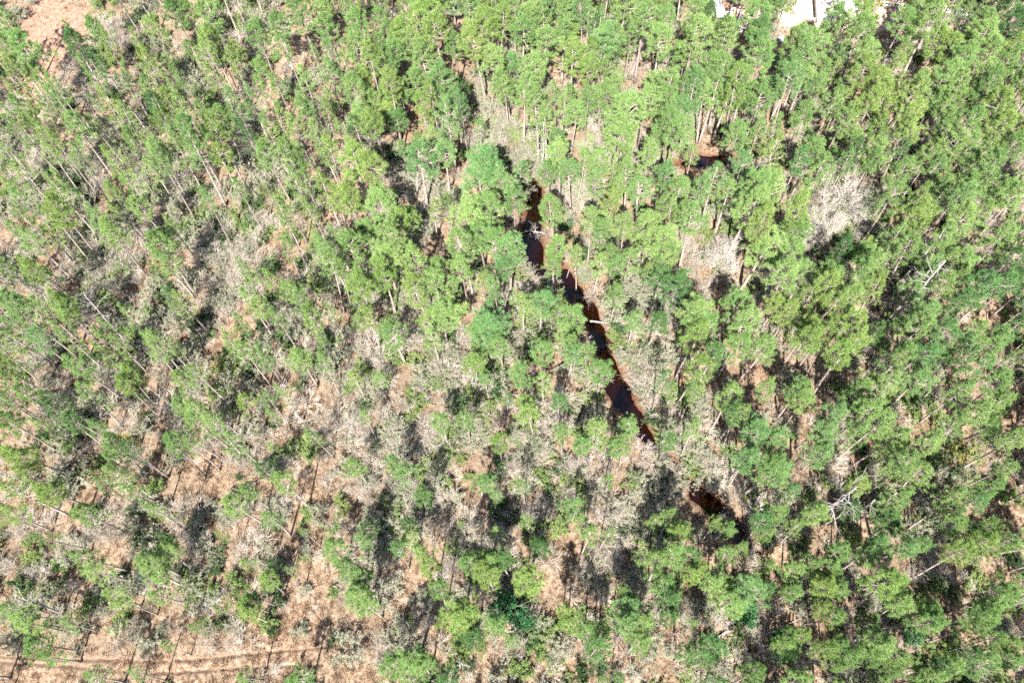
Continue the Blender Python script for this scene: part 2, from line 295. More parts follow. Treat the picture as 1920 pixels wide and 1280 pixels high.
NEEDLE = {
    'g': leaf_material('needles_bright', (.140, .248, .082), (.215, .310, .106), .38, brown=.05),
    'y': leaf_material('needles_yellow', (.165, .262, .074), (.218, .296, .088), .38, brown=.05),
    'd': leaf_material('needles_deep', (.070, .140, .050), (.095, .170, .058), .3),
    'b': leaf_material('needles_blue', (.112, .230, .086), (.172, .280, .104), .38, brown=.05)}
BARK = rough_material('pine_bark', (.16, .125, .11), (.34, .285, .25), 5, .9, .4, 5, (1, 1, .25), .28)
PALE_WOOD = rough_material('bleached_wood', (.17, .155, .145), (.30, .275, .255), 5, .85, .3, 5, (1, 1, .3), .08)
TWIG = rough_material('grey_twigs', (.285, .245, .200), (.44, .39, .325), 2.0, .95, 0, 2, per_object=.22)
TWIG_PALE = rough_material('pale_twigs', (.40, .36, .32), (.53, .485, .435), 2.0, .95, 0, 2, per_object=.08)
SHRUB_LEAF = leaf_material('shrub_leaf', (.235, .250, .172), (.320, .312, .235), .36, tint=(1, 1, .8))
SHRUB_GREEN = leaf_material('shrub_green', (.135, .205, .070), (.200, .250, .090), .32)
GLOSSY_LEAF = leaf_material('glossy_leaf', (.022, .085, .028), (.035, .115, .035), .15, gloss=.025, rough=.4)
RED_LEAF = leaf_material('red_leaf', (.11, .022, .018), (.17, .035, .025), .2, tint=(1, .8, .8))
SHADE_LEAF = leaf_material('shade_leaf', (.040, .075, .030), (.060, .100, .040), .2)  # dark green standing in for shadow in the undergrowth
YELLOW_LEAF = leaf_material('yellow_leaf', (.20, .21, .06), (.26, .24, .07), .3)
PALM_LEAF = leaf_material('palm_leaf', (.115, .150, .085), (.165, .195, .115), .25, tint=(1, 1, .8))
DRY_BLADE = leaf_material('dry_blade', (.17, .108, .068), (.42, .315, .215), .25, tint=(1, 1, 1))

# ---------------------------------------------------------------- terrain
def smooth(x, a, b):
    t = np.clip((x - a) / (b - a), 0, 1); return t * t * (3 - 2 * t)
def polyline_distance(X, Y, pts, half):
    """distance to a bent line minus its local half width"""
    best = np.full(X.shape, 1e9)
    for k in range(len(pts) - 1):
        a, b = pts[k], pts[k + 1]; d = b - a; L2 = max(float(d @ d), 1e-6)
        t = np.clip(((X - a[0]) * d[0] + (Y - a[1]) * d[1]) / L2, 0, 1)
        q = np.hypot(X - a[0] - t * d[0], Y - a[1] - t * d[1]) - (half[k] * (1 - t) + half[k + 1] * t)
        best = np.minimum(best, q)
    return best
def ground_line(pts):
    a = np.array(pts, float); P = at(a[:, 0], a[:, 1], 0.0); dep = seen(P)[2]
    return P[:, :2], a[:, 2] * dep / F * .56
CREEK_P, CREEK_W = ground_line(CREEK)
SIDE_P, SIDE_W = ground_line(SIDE)
def wobble(X, Y, s, seed=0.0):
    return (np.sin(X * 1.7 / s + 1.3 + seed) * np.cos(Y * 1.3 / s - .7 + seed) + .6 * np.sin(X * 3.1 / s - Y * 2.3 / s + 2.1 + seed) + .4 * np.cos(X * 5.3 / s + Y * 4.7 / s + seed)) / 2.0
def creek_distance(X, Y):
    w = .55 * wobble(X, Y, 2.2)
    return np.minimum(polyline_distance(X, Y, CREEK_P, CREEK_W), polyline_distance(X, Y, SIDE_P, SIDE_W)) + w
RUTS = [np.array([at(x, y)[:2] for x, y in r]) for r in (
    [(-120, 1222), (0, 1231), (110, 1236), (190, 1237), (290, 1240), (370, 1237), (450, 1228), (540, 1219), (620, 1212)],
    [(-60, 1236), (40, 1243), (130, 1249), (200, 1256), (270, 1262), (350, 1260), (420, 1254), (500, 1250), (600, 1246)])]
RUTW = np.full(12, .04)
def height(X, Y):
    X = np.asarray(X, float); Y = np.asarray(Y, float)
    d = creek_distance(X, Y)
    z = .16 * wobble(X, Y, 14) + .07 * wobble(X, Y, 3.3, 4.0)
    z = z - .95 * (1 - smooth(d, -1.3, .7))
    for r in RUTS:
        z = z - .22 * (1 - smooth(polyline_distance(X, Y, r, RUTW[:len(r)]), 0, .30))
    return z
def ell(px, py, e): return ((px - e[0]) / max(e[2], .1)) ** 2 + ((py - e[1]) / max(e[3], .1)) ** 2
def clear_at(px, py):
    v = np.full(np.shape(px), 9.0)
    for e in CLEAR:
        if e[2] > 1: v = np.minimum(v, ell(px, py, e))
    return v

# ground: fine where the photo looks, coarse rings out to the horizon
gx = np.concatenate([[-3000, -1200, -500, -260, -180], np.arange(-135, 140.1, .62), [180, 260, 500, 1200, 3000]])
gy = np.concatenate([[-3000, -1200, -500, -200, -90, -50], np.arange(-26, 5.9, .62), np.arange(6, 19.1, .16), np.arange(19.6, 172.1, .62), [190, 240, 400, 900, 3000]])
GX, GY = np.meshgrid(gx, gy)
GZ = height(GX, GY); far = smooth(np.maximum(np.abs(GX) - 140, np.maximum(-30 - GY, GY - 175)), 0, 20)
GZ = GZ * (1 - far)
nxg, nyg = len(gx), len(gy)
ii = np.arange(nxg * nyg).reshape(nyg, nxg)
quads = np.stack([ii[:-1, :-1], ii[:-1, 1:], ii[1:, 1:], ii[1:, :-1]], -1).reshape(-1, 4)
gm, N, L = mat('ground_litter')
out = N.new('ShaderNodeOutputMaterial'); bs = node(N, 'ShaderNodeBsdfPrincipled', Roughness=.95); bs.inputs['Specular IOR Level'].default_value = .1
tc = N.new('ShaderNodeTexCoord'); at_ = N.new('ShaderNodeAttribute'); at_.attribute_name = 'zone'; sep = N.new('ShaderNodeSeparateColor'); L.new(at_.outputs['Color'], sep.inputs[0])
def noise(scale, detail=4.0, rough=.6):
    n = node(N, 'ShaderNodeTexNoise', Scale=scale, Detail=detail, Roughness=rough); L.new(tc.outputs['Object'], n.inputs['Vector']); return n
def ramp(src, stops):
    r = N.new('ShaderNodeValToRGB'); e = r.color_ramp.elements
    while len(e) < len(stops): e.new(.5)
    for k, (p, c) in enumerate(stops): e[k].position = p; e[k].color = rgb(c)
    L.new(src, r.inputs[0]); return r
def mixc(fac, a, b):
    x = N.new('ShaderNodeMix'); x.data_type = 'RGBA'; L.new(fac, x.inputs[0])
    for s, i in ((a, 6), (b, 7)):
        if isinstance(s, tuple): x.inputs[i].default_value = rgb(s)
        else: L.new(s, x.inputs[i])
    return x.outputs[2]
n1, n2, n3 = noise(1.6, 8, .75), noise(.13, 3), noise(5.5, 4, .7)
straw = ramp(n1.outputs[0], [(.37, (.042, .026, .018)), (.46, (.122, .080, .052)), (.55, (.215, .152, .102)), (.68, (.30, .225, .160))])
litter = ramp(n3.outputs[0], [(.30, (.050, .036, .026)), (.55, (.145, .110, .078)), (.75, (.21, .175, .118))])
k1 = ramp(n2.outputs[0], [(.42, (0, 0, 0)), (.60, (1, 1, 1))])
k1s = N.new('ShaderNodeMath'); k1s.operation = 'MULTIPLY'; k1s.inputs[1].default_value = .65; L.new(k1.outputs[0], k1s.inputs[0])
k2 = N.new('ShaderNodeMath'); k2.operation = 'MAXIMUM'; L.new(k1s.outputs[0], k2.inputs[0]); L.new(at_.outputs['Alpha'], k2.inputs[1])
c = mixc(k2.outputs[0], straw.outputs[0], litter.outputs[0])
sand = ramp(n1.outputs[0], [(.36, (.100, .056, .040)), (.47, (.185, .108, .076)), (.56, (.235, .148, .108)), (.72, (.33, .235, .180))])
pr = N.new('ShaderNodeMapRange'); pr.inputs[1].default_value = .88; pr.inputs[2].default_value = 1.0; L.new(sep.outputs[0], pr.inputs[0])
pale = ramp(n1.outputs[0], [(.36, (.24, .165, .12)), (.5, (.38, .29, .225)), (.7, (.48, .40, .34))])
sc_ = mixc(pr.outputs[0], sand.outputs[0], pale.outputs[0])
c = mixc(sep.outputs[0], c, sc_)
mud = ramp(n3.outputs[0], [(.3, (.034, .014, .008)), (.55, (.078, .034, .018)), (.75, (.15, .082, .048))])
c = mixc(sep.outputs[1], c, mud.outputs[0])
c = mixc(sep.outputs[2], c, (.040, .026, .018))  # painted dark: shade along the ruts, dim bed of the deeper pools
L.new(c, bs.inputs['Base Color'])
bp = node(N, 'ShaderNodeBump', Strength=.6, Distance=.12); L.new(n3.outputs[0], bp.inputs['Height']); L.new(bp.outputs[0], bs.inputs['Normal'])
L.new(bs.outputs[0], out.inputs['Surface'])
GV = np.stack([GX.ravel(), GY.ravel(), GZ.ravel()], 1)
ground_me = make_mesh('ground', GV, quads, [gm], smooth=True)
pxg, pyg, _d = seen(np.stack([GX.ravel(), GY.ravel(), 0 * GX.ravel()], 1))
zone = np.zeros((len(GV), 4), np.float32); zone[:, 3] = np.clip((look(BMAP, pxg, pyg) - 3.2) / 4.0, 0, 1) * np.clip((1300 - pyg) / 200, 0, 1)
wob = .35 * wobble(GX.ravel(), GY.ravel(), 2.5, 1.0)
for e, s in (((102, 52, 66, 66), .85), ((75, 140, 36, 44), .8), ((1508, 26, 62, 36), 1.0), ((1390, 40, 46, 60), .85), ((1640, 35, 160, 34), .97), ((862, 38, 16, 24), .9), ((1562, 0, 90, 40), 1.0), ((1192, 142, 24, 30), .4), ((1423, 722, 36, 48), .35), ((545, 1190, 60, 70), .25), ((300, 1240, 330, 30), .2)):
    zone[:, 0] = np.maximum(zone[:, 0], s * (1 - smooth(ell(pxg, pyg, e) + wob, .55, 1.25)))
cd = creek_distance(GX.ravel(), GY.ravel())
zone[:, 1] = 1 - smooth(cd + 1.0 * wob, -.35, .55)
rut_shade = np.zeros(len(GV))
for r in RUTS: rut_shade = np.maximum(rut_shade, 1 - smooth(polyline_distance(GX.ravel(), GY.ravel(), r, RUTW[:len(r)]) + .14 * wob, .0, .17))
zone[:, 2] = rut_shade * (.75 + .25 * np.sin(GX.ravel() * 1.9) * np.sin(GX.ravel() * .7 + 1))  # shadow of the grass edges painted along the wheel ruts
zone[:, 2] = np.maximum(zone[:, 2], (1 - smooth(cd, -1.5, -.2)) * np.where((pyg < 525) & (pxg < 1100), .95, .55))      # dark silt in the deeper pools, painted darker for light lost with depth
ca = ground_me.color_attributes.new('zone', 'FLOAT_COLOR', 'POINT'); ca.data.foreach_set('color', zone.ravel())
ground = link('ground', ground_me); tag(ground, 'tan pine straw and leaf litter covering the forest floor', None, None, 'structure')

# creek water: two ribbons, the tannin-brown bed shows through
wm, N, L = mat('creek_water')
out = N.new('ShaderNodeOutputMaterial'); tr = N.new('ShaderNodeBsdfTransparent'); tr.inputs['Color'].default_value = (.32, .205, .145, 1)
gl = N.new('ShaderNodeBsdfGlossy'); gl.inputs['Roughness'].default_value = .06; fr = node(N, 'ShaderNodeFresnel', IOR=1.42)
tc2 = N.new('ShaderNodeTexCoord'); wz = node(N, 'ShaderNodeTexNoise', Scale=1.6, Detail=3.0); L.new(tc2.outputs['Object'], wz.inputs['Vector'])
wb = node(N, 'ShaderNodeBump', Strength=.12, Distance=.05); L.new(wz.outputs[0], wb.inputs['Height']); L.new(wb.outputs[0], gl.inputs['Normal']); L.new(wb.outputs[0], fr.inputs['Normal'])
ms = N.new('ShaderNodeMixShader'); L.new(fr.outputs[0], ms.inputs[0]); L.new(tr.outputs[0], ms.inputs[1]); L.new(gl.outputs[0], ms.inputs[2]); L.new(ms.outputs[0], out.inputs['Surface'])
def ribbon(name, P, W, z, label):
    d = unit(np.gradient(P, axis=0)); n = np.stack([-d[:, 1], d[:, 0]], 1); w = (W + 1.6)[:, None]
    V = np.concatenate([np.c_[P + n * w, np.full(len(P), z)], np.c_[P - n * w, np.full(len(P), z)]]); k = len(P)
    f = np.array([(i, i + 1, k + i + 1, k + i) for i in range(k - 1)])
    o = link(name, make_mesh(name, V, f, [wm])); tag(o, label, None, None, 'structure'); return o
ribbon('creek_water', CREEK_P, CREEK_W, -.50, 'dark tannin-brown creek winding through the pines')
ribbon('side_creek_water', SIDE_P, SIDE_W, -.508, 'narrow reddish side creek joining the main creek')

THINGS = []      # (object, kind words, photo x, photo y, look words) waiting for a label
def note_thing(o, what, cat, group, px, py, words): THINGS.append((o, what, cat, group, px, py, words))

# ---------------------------------------------------------------- pines
def pine_variant(seed, h=16.0, R=2.6, base=.60, limbs=32, clumps=5, nb=30, dome=.6, nw=.058):
    r = np.random.default_rng(seed)
    wood, leaf = Geo(), Geo()
    zz = np.linspace(0, h * .98, 10); bend = r.normal(0, .02 * h, 2); ph = r.uniform(0, 6)
    path = np.stack([bend[0] * np.sin(zz / h * 2.4 + ph) - bend[0] * math.sin(ph), bend[1] * np.sin(zz / h * 2 + ph) - bend[1] * math.sin(ph), zz], 1)
    rad = .19 * (1 - zz / h) ** .75 + .02; rad[0] *= 1.35
    path[0, 2] = -.35
    wood.add(*tube(path, rad, 7))
    p0, p1, r0, r1, CC, AA = [], [], [], [], [], []
    ga = r.uniform(0, 6); a0 = r.uniform(0, 6.28); asym = r.uniform(.05, .32)
    for k in range(limbs):
        t = (k + r.uniform(0, .9)) / limbs; z = h * (base + (1 - base) * t * .97)
        prof = (1 - t) ** dome * (.6 + .4 * min(1, t / .22)); ln = max(.35, R * prof * r.uniform(.6, 1.15) * (1 + asym * math.cos(ga - a0)))
        ga += 2.4 + r.normal(0, .35); el = math.radians(-4 + 52 * t + r.normal(0, 7))
        d = np.array([math.cos(ga) * math.cos(el), math.sin(ga) * math.cos(el), math.sin(el)])
        o = np.array([np.interp(z, zz, path[:, 0]), np.interp(z, zz, path[:, 1]), z])
        mid = o + d * ln * .55; end = o + d * ln + np.array([0, 0, .16 * ln])
        rr = .018 + .014 * ln
        p0 += [o, mid]; p1 += [mid, end]; r0 += [rr, rr * .7]; r1 += [rr * .7, rr * .3]
        nC = max(2, int(round(clumps * (.5 + .5 * ln / R))))
        side = np.array([-d[1], d[0], 0])
        for c in range(nC):
            s = r.uniform(.5, 1.02) if c else 1.0
            q = o + d * ln * s + np.array([0, 0, .16 * ln * s * s]) + side * r.normal(0, .26 * ln * (1.15 - .4 * s)) + np.array([0, 0, r.normal(.05, .16)])
            b = o + d * ln * s * .72
            p0.append(b); p1.append(q); r0.append(.02); r1.append(.009)
            CC.append(q); AA.append(unit(d * .5 + np.array([0, 0, .9])))
    for k in range(r.integers(3, 8)):      # dead stubs under the crown
        z = h * r.uniform(base * .55, base); a = r.uniform(0, 6.28); ln = r.uniform(.3, 1.1)
        o = np.array([np.interp(z, zz, path[:, 0]), np.interp(z, zz, path[:, 1]), z])
        p0.append(o); p1.append(o + np.array([math.cos(a) * ln, math.sin(a) * ln, r.uniform(-.1, .3)])); r0.append(.025); r1.append(.008)
    CC.append(path[-1]); AA.append(np.array([0, 0, 1.]))
    wood.add(*prisms(p0, p1, r0, r1, 3))
    CC, AA = np.array(CC), np.array(AA)
    leaf.add(*blades(r, CC, AA, r.uniform(.28, .62, len(CC)), nb, nw, .75, False, 1.6))
    return wood.get(), leaf.get()

PV = []
for k in range(14):
    rr = np.random.default_rng(100 + k)
    if k < 8: PV.append(pine_variant(200 + k, 16, 2.6, rr.uniform(.55, .70), int(rr.integers(28, 40)), 7, 44, rr.uniform(.38, .68), .044))       # full round heads
    else:     PV.append(pine_variant(200 + k, 16, 2.4, rr.uniform(.48, .64), int(rr.integers(20, 30)), 6, 38, rr.uniform(.5, .9), .032))      # thin, open heads
P_TRUNK = [make_mesh('pine_trunk', *pv[0], [BARK], smooth=True) for pv in PV]
P_CROWN = {c: [make_mesh('pine_crown', *pv[1], [NEEDLE[c]]) for pv in PV] for c in 'gydb'}
V_H, V_D = 16.0, 4.9

def tree_height(px, py, r):
    h = 15.0
    if px < 620: h = 16.0 - 5.5 * min(1, max(0, (py - 800) / 350))
    elif px < 1240 and py > 560: h = 11.5 + (1.5 if py > 1000 else 0)
    elif px >= 1240: h = 16.5
    return h * r.uniform(.85, 1.15)

def plant_pine(px, py, dpx, r):
    h = tree_height(px, py, r)
    P = at(px, py, h * .82); dep = seen(P)[2]; dia = dpx * dep / F * (1.02 if creek_distance(*at(px, py, 0)[:2].reshape(2, 1))[0] < 7 else 1.30 if px > 640 and py < 600 else 1.22)
    h = max(h * .6, min(h, 5.5 + 3.0 * dia))
    P = at(px, py, h * .82)
    return P[0], P[1], h, dia

listed = zlist(PINES, True)
rows = []
rp = np.random.default_rng(5)
for (px, py, d, c) in listed:
    x, y, h, dia = plant_pine(px, py, d, rp)
    thin = (px < 640 and py > 60) or d < 32
    v = int(rp.integers(8, 14)) if thin and rp.random() < .75 else int(rp.integers(0, 8))
    rows.append((px, py, d, c, x, y, h, dia, v))
order = sorted(range(len(rows)), key=lambda i: -rows[i][2])
inside = [i for i in order if 12 < rows[i][0] < 1908 and 10 < rows[i][1] < 1270]
HERO = set(inside[:300])
COLOUR = {'g': 'bright green', 'y': 'yellow-green', 'd': 'dark green', 'b': 'cool green'}
for i in inside[:300]:
    px, py, d, c, x, y, h, dia, v = rows[i]
    root = link('pine_tree', None, None, (x, y, float(height(x, y))), (rp.normal(0, .025), rp.normal(0, .025), rp.uniform(0, 6.28)), (dia / V_D, dia / V_D, h / V_H))
    link('trunk', P_TRUNK[v], root); link('crown', P_CROWN[c][v], root)
    size = 'broad' if d > 55 else 'mid-sized' if d > 46 else 'small'
    note_thing(root, 'pine', 'pine tree', 'pines of the creekside woods', px, py, (size, COLOUR[c]))

# every other pine: one mass
stuff_pts = []
for i in range(len(rows)):
    if i not in HERO:
        px, py, d, c, x, y, h, dia, v = rows[i]; stuff_pts.append((x, y, h, dia, v, c, px, py, d))
rf = np.random.default_rng(9)
cx, cy = np.meshgrid(np.arange(-150, 150, 1.9), np.arange(-32, 190, 1.9)); cx = cx.ravel() + rf.uniform(-.95, .95, cx.size); cy = cy.ravel() + rf.uniform(-.95, .95, cy.size)
tpx, tpy, tdep = seen(np.stack([cx, cy, np.full(cx.shape, 11.0)], 1))
ok = (tpx > -330) & (tpx < 2250) & (tpy > -170) & (tpy < 1560)
cx, cy, tpx, tpy, tdep = cx[ok], cy[ok], tpx[ok], tpy[ok], tdep[ok]
cover = np.clip(look(PMAP, tpx, tpy) / 10, 0, .93)
outside = (tpx < -20) | (tpx > 1940) | (tpy < -20) | (tpy > 1300)
FILL = np.where((tpx > 640) & (tpy < 600), .95, np.where(tpx < 640, np.where(tpy < 300, .60, np.where(tpy < 760, .38, .24)), np.where(tpx > 1240, .50, .36)))
lam = -np.log(1 - cover) / 9.0 * 1.9 * 1.9 * np.where(outside, np.where((tpx < 0) & (tpy > 300), .45, .8), FILL)
bpx, bpy_, _d = seen(np.stack([cx, cy, 0 * cx], 1))
keep = (rf.random(cx.size) < lam) & (np.minimum(clear_at(tpx, tpy), clear_at(bpx, bpy_)) > 1.15) & (creek_distance(cx, cy) > .5)
near_creek = creek_distance(cx, cy)
LX = np.array([r[0] for r in rows]); LY = np.array([r[1] for r in rows]); LD = np.array([r[2] for r in rows])
open_water = [(1578, 385, 62, 52), (1357, 480, 34, 34), (1423, 722, 30, 40), (1725, 800, 18, 22), (1000, 440, 30, 85), (1008, 365, 14, 20), (1078, 552, 34, 34), (1122, 640, 28, 34), (1160, 735, 32, 55), (1205, 808, 28, 34), (1325, 300, 36, 14), (1320, 935, 28, 26), (1390, 1005, 16, 22), (1108, 600, 26, 12)]
for i in np.nonzero(keep)[0]:
    q = np.hypot(LX - tpx[i], LY - tpy[i]); j = int(np.argmin(q - .42 * LD))
    if q[j] < .42 * LD[j] + 6: continue
    if any(ell(tpx[i], tpy[i], (e[0], e[1], e[2] + 14, e[3] + 14)) < 1 for e in open_water): continue
    j2 = int(np.argmin(q)); col = rows[j2][3] if rf.random() < .55 else rf.choice(list('ggggyybd'))
    thin = tpx[i] < 660 or (660 < tpx[i] < 1240 and tpy[i] > 560)
    h = tree_height(tpx[i], tpy[i], rf) * rf.uniform(.62, 1.0)
    dia = rf.uniform(1.8, 4.3) * (.95 if thin else 1.2)
    stuff_pts.append((cx[i], cy[i], h, dia, int(rf.integers(8, 14)) if thin and rf.random() < .7 else int(rf.integers(0, 14)), col, tpx[i], tpy[i], dia * F / tdep[i]))

def scatter(name, label, sources, pos, rot, scl, vid, kind='stuff'):
    """one object that carries many small plants: points with a turn, a size and a choice of plant"""
    coll = bpy.data.collections.new(name + '_kinds')
    for k, me in enumerate(sources):
        o = bpy.data.objects.new('%s_%02d' % (name, k), me); coll.objects.link(o)
    me = bpy.data.meshes.new(name); me.vertices.add(len(pos)); me.vertices.foreach_set('co', np.ascontiguousarray(pos, np.float32).ravel())
    for nm, ty, arr, key in (('turn', 'FLOAT_VECTOR', rot, 'vector'), ('size', 'FLOAT_VECTOR', scl, 'vector'), ('pick', 'INT', vid, 'value')):
        a = me.attributes.new(nm, ty, 'POINT'); a.data.foreach_set(key, np.ascontiguousarray(arr, np.int32 if ty == 'INT' else np.float32).ravel())
    ob = link(name, me); tag(ob, label, None, None, kind)
    ng = bpy.data.node_groups.new(name, 'GeometryNodeTree')
    ng.interface.new_socket('Geometry', in_out='INPUT', socket_type='NodeSocketGeometry'); ng.interface.new_socket('Geometry', in_out='OUTPUT', socket_type='NodeSocketGeometry')
    gi, go = ng.nodes.new('NodeGroupInput'), ng.nodes.new('NodeGroupOutput')
    ip = ng.nodes.new('GeometryNodeInstanceOnPoints'); ci = ng.nodes.new('GeometryNodeCollectionInfo')
    ci.inputs['Collection'].default_value = coll; ci.inputs['Separate Children'].default_value = True; ci.inputs['Reset Children'].default_value = True
    ip.inputs['Pick Instance'].default_value = True
    def named(nm, dt):
        n = ng.nodes.new('GeometryNodeInputNamedAttribute'); n.data_type = dt; n.inputs['Name'].default_value = nm; return n.outputs['Attribute']
    ng.links.new(gi.outputs[0], ip.inputs['Points']); ng.links.new(ci.outputs[0], ip.inputs['Instance'])
    ng.links.new(named('turn', 'FLOAT_VECTOR'), ip.inputs['Rotation']); ng.links.new(named('size', 'FLOAT_VECTOR'), ip.inputs['Scale']); ng.links.new(named('pick', 'INT'), ip.inputs['Instance Index'])
    ng.links.new(ip.outputs[0], go.inputs[0])
    md = ob.modifiers.new('scatter', 'NODES'); md.node_group = ng
    return ob

def joined(name, parts):
    """parts: [(V, F, material)] -> one mesh"""
    Vs, Fs, Ms, n = [], [], [], 0
    for k, (V, Fc, m) in enumerate(parts):
        Vs.append(V); Fs.append(Fc + n); Ms.append(np.full(len(Fc), k)); n += len(V)
    return make_mesh(name, np.concatenate(Vs), np.concatenate(Fs), [p[2] for p in parts], np.concatenate(Ms))
SRC = [joined('pine_plant', [(*PV[v][0], BARK), (*PV[v][1], NEEDLE[c])]) for c in 'gydb' for v in range(14)]
n = len(stuff_pts)
sx = np.array([p[0] for p in stuff_pts]); sy = np.array([p[1] for p in stuff_pts])
scatter('pine_woods', 'mass of smaller pines filling in between the larger ones', SRC,
        np.stack([sx, sy, height(sx, sy)], 1), np.stack([rf.normal(0, .03, n), rf.normal(0, .03, n), rf.uniform(0, 6.28, n)], 1),
        np.stack([[p[3] / V_D for p in stuff_pts], [p[3] / V_D for p in stuff_pts], [p[2] / V_H for p in stuff_pts]], 1),
        ['gydb'.index(p[5]) * 14 + p[4] for p in stuff_pts])
print('pines listed', len(rows), 'in the mass', n)

# ---------------------------------------------------------------- branching plants
def grow(r, p, d, ln, rad, lev, depth, kids, spread, out, gravity=.0, wiggle=.16):
    nseg = 3 if lev < depth else 2
    q = p
    for s in range(nseg):
        d = unit(d + r.normal(0, wiggle, 3) + np.array([0, 0, gravity]))
        e = q + d * ln / nseg; ra = rad * (1 - .28 * s); rb = rad * (1 - .28 * (s + 1))
        out.append((q, e, ra, rb, lev))
        if lev < depth:
            nk = kids if s else max(1, kids - 1) if lev else 0
            for _ in range(nk):
                if r.random() < .82:
                    a = unit(np.cross(d, r.normal(size=3))); ang = r.uniform(.6, 1.2) * spread
                    grow(r, e, unit(d * math.cos(ang) + a * math.sin(ang)), ln * r.uniform(.45, .78), rb * .62, lev + 1, depth, kids, spread, out, gravity, wiggle)
        q = e
def seg_geo(segs, lo, hi, sides=3, mn=.006):
    s = [x for x in segs if lo <= x[4] <= hi]
    if not s: return np.zeros((0, 3)), np.zeros((0, 3), int)
    return prisms([x[0] for x in s], [x[1] for x in s], np.maximum([x[2] for x in s], mn), np.maximum([x[3] for x in s], mn * .7), sides)

def bare_variant(seed, h=9.0, stems=1, mn=.016):
    r = np.random.default_rng(seed); segs = []
    for k in range(stems):
        a = r.uniform(0, 6.28); lean = .12 if stems == 1 else .38
        d = unit(np.array([math.cos(a) * lean * r.uniform(.4, 1), math.sin(a) * lean * r.uniform(.4, 1), 1]))
        grow(r, np.array([0, 0, -.2]) + np.array([math.cos(a), math.sin(a), 0]) * .12 * (stems > 1), d, h * .62 * r.uniform(.85, 1.1), .011 * h if stems == 1 else .007 * h, 0, 3, 3, .62, segs, .05, .13)
    t0 = seg_geo(segs, 0, 1, 5, .03); t1 = seg_geo(segs, 2, 9, 3, mn)
    V = np.concatenate([t0[0], t1[0]]); R = np.percentile(np.hypot(V[:, 0], V[:, 1]), 96); hh = V[:, 2].max()
    return t0, t1, R, hh
BV = [bare_variant(400 + k, 9.0, (1, 1, 2, 3, 1, 2)[k]) for k in range(6)]
B_TR = [make_mesh('bare_trunk', *b[0], [TWIG], smooth=True) for b in BV]; B_CR = [make_mesh('bare_crown', *b[1], [TWIG]) for b in BV]
B_TRP = [make_mesh('bare_trunk_pale', *b[0], [TWIG_PALE], smooth=True) for b in BV]; B_CRP = [make_mesh('bare_crown_pale', *b[1], [TWIG_PALE]) for b in BV]
rb = np.random.default_rng(31)
def plant_bare(px, py, dpx, pale=False, hmul=1.0, words=None, v=None):
    v = int(rb.integers(0, 6)) if v is None else v
    dep = seen(at(px, py, 4))[2]; dia = dpx * dep / F
    h = min(11, max(4.0, 1.5 * dia)) * rb.uniform(.85, 1.1) * hmul
    P = at(px, py, h * .62); s = dia / (2 * BV[v][2]); sz = h / BV[v][3]
    root = link('bare_tree', None, None, (P[0], P[1], float(height(P[0], P[1]))), (rb.normal(0, .05), rb.normal(0, .05), rb.uniform(0, 6.28)), (s, s, sz))
    link('trunk', (B_TRP if pale else B_TR)[v], root); link('crown', (B_CRP if pale else B_CR)[v], root)
    note_thing(root, 'leafless tree', 'bare tree', 'leafless winter trees', px, py, words or (('large' if dpx > 48 else 'small'), 'pale' if pale else 'grey'))
    return root
PALE = {(1357, 474), (1330, 480), (1377, 897)}
for (px, py, d, _c) in zlist(BARE):
    plant_bare(px, py, d, any(abs(px - a) < 8 and abs(py - b) < 8 for a, b in PALE))

# the great bleached tree: several stems of one crown
def bleached_tree(px, py, dpx, label, seed=77, h=12.0):
    r = np.random.default_rng(seed); segs = []
    for k in range(9):
        a = k * .7 + r.uniform(0, .5); d = unit(np.array([math.cos(a) * .55, math.sin(a) * .55, 1]))
        grow(r, np.array([math.cos(a) * .2, math.sin(a) * .2, -.3]), d, h * r.uniform(.35, .75), .08, 0, 3, 3 - k % 2, .6, segs, .05, .17)
    t0, t1 = seg_geo(segs, 0, 1, 4, .035), seg_geo(segs, 2, 9, 3, .022)
    V = np.concatenate([t0[0], t1[0]]); R = np.percentile(np.hypot(V[:, 0], V[:, 1]), 97)
    dia = dpx * seen(at(px, py, 6))[2] / F; P = at(px, py, h * .6); s = dia / (2 * R)
    root = link('bare_tree', None, None, (P[0], P[1], float(height(P[0], P[1]))), None, (s, s, h / V[:, 2].max()))
    link('trunk', make_mesh('bleached_trunk', *t0, [TWIG_PALE], smooth=True), root); link('crown', make_mesh('bleached_crown', *t1, [TWIG_PALE]), root)
    tag(root, label, 'bare tree', 'leafless winter trees'); return root
bleached_tree(1584, 362, 108, 'largest whitish leafless tree, its bleached crown wider than any other', 77, 11)
bleached_tree(1556, 412, 84, 'whitish leafless tree overlapping the largest bleached crown on its lower left', 78, 8)
bleached_tree(1618, 396, 74, 'whitish leafless tree overlapping the largest bleached crown on its lower right', 81, 8)
bleached_tree(1526, 436, 50, 'small whitish leafless tree at the lower left end of the bleached group', 82, 6)
bleached_tree(1362, 474, 78, 'whitish leafless tree in the pale thicket below the side creek', 79, 9)

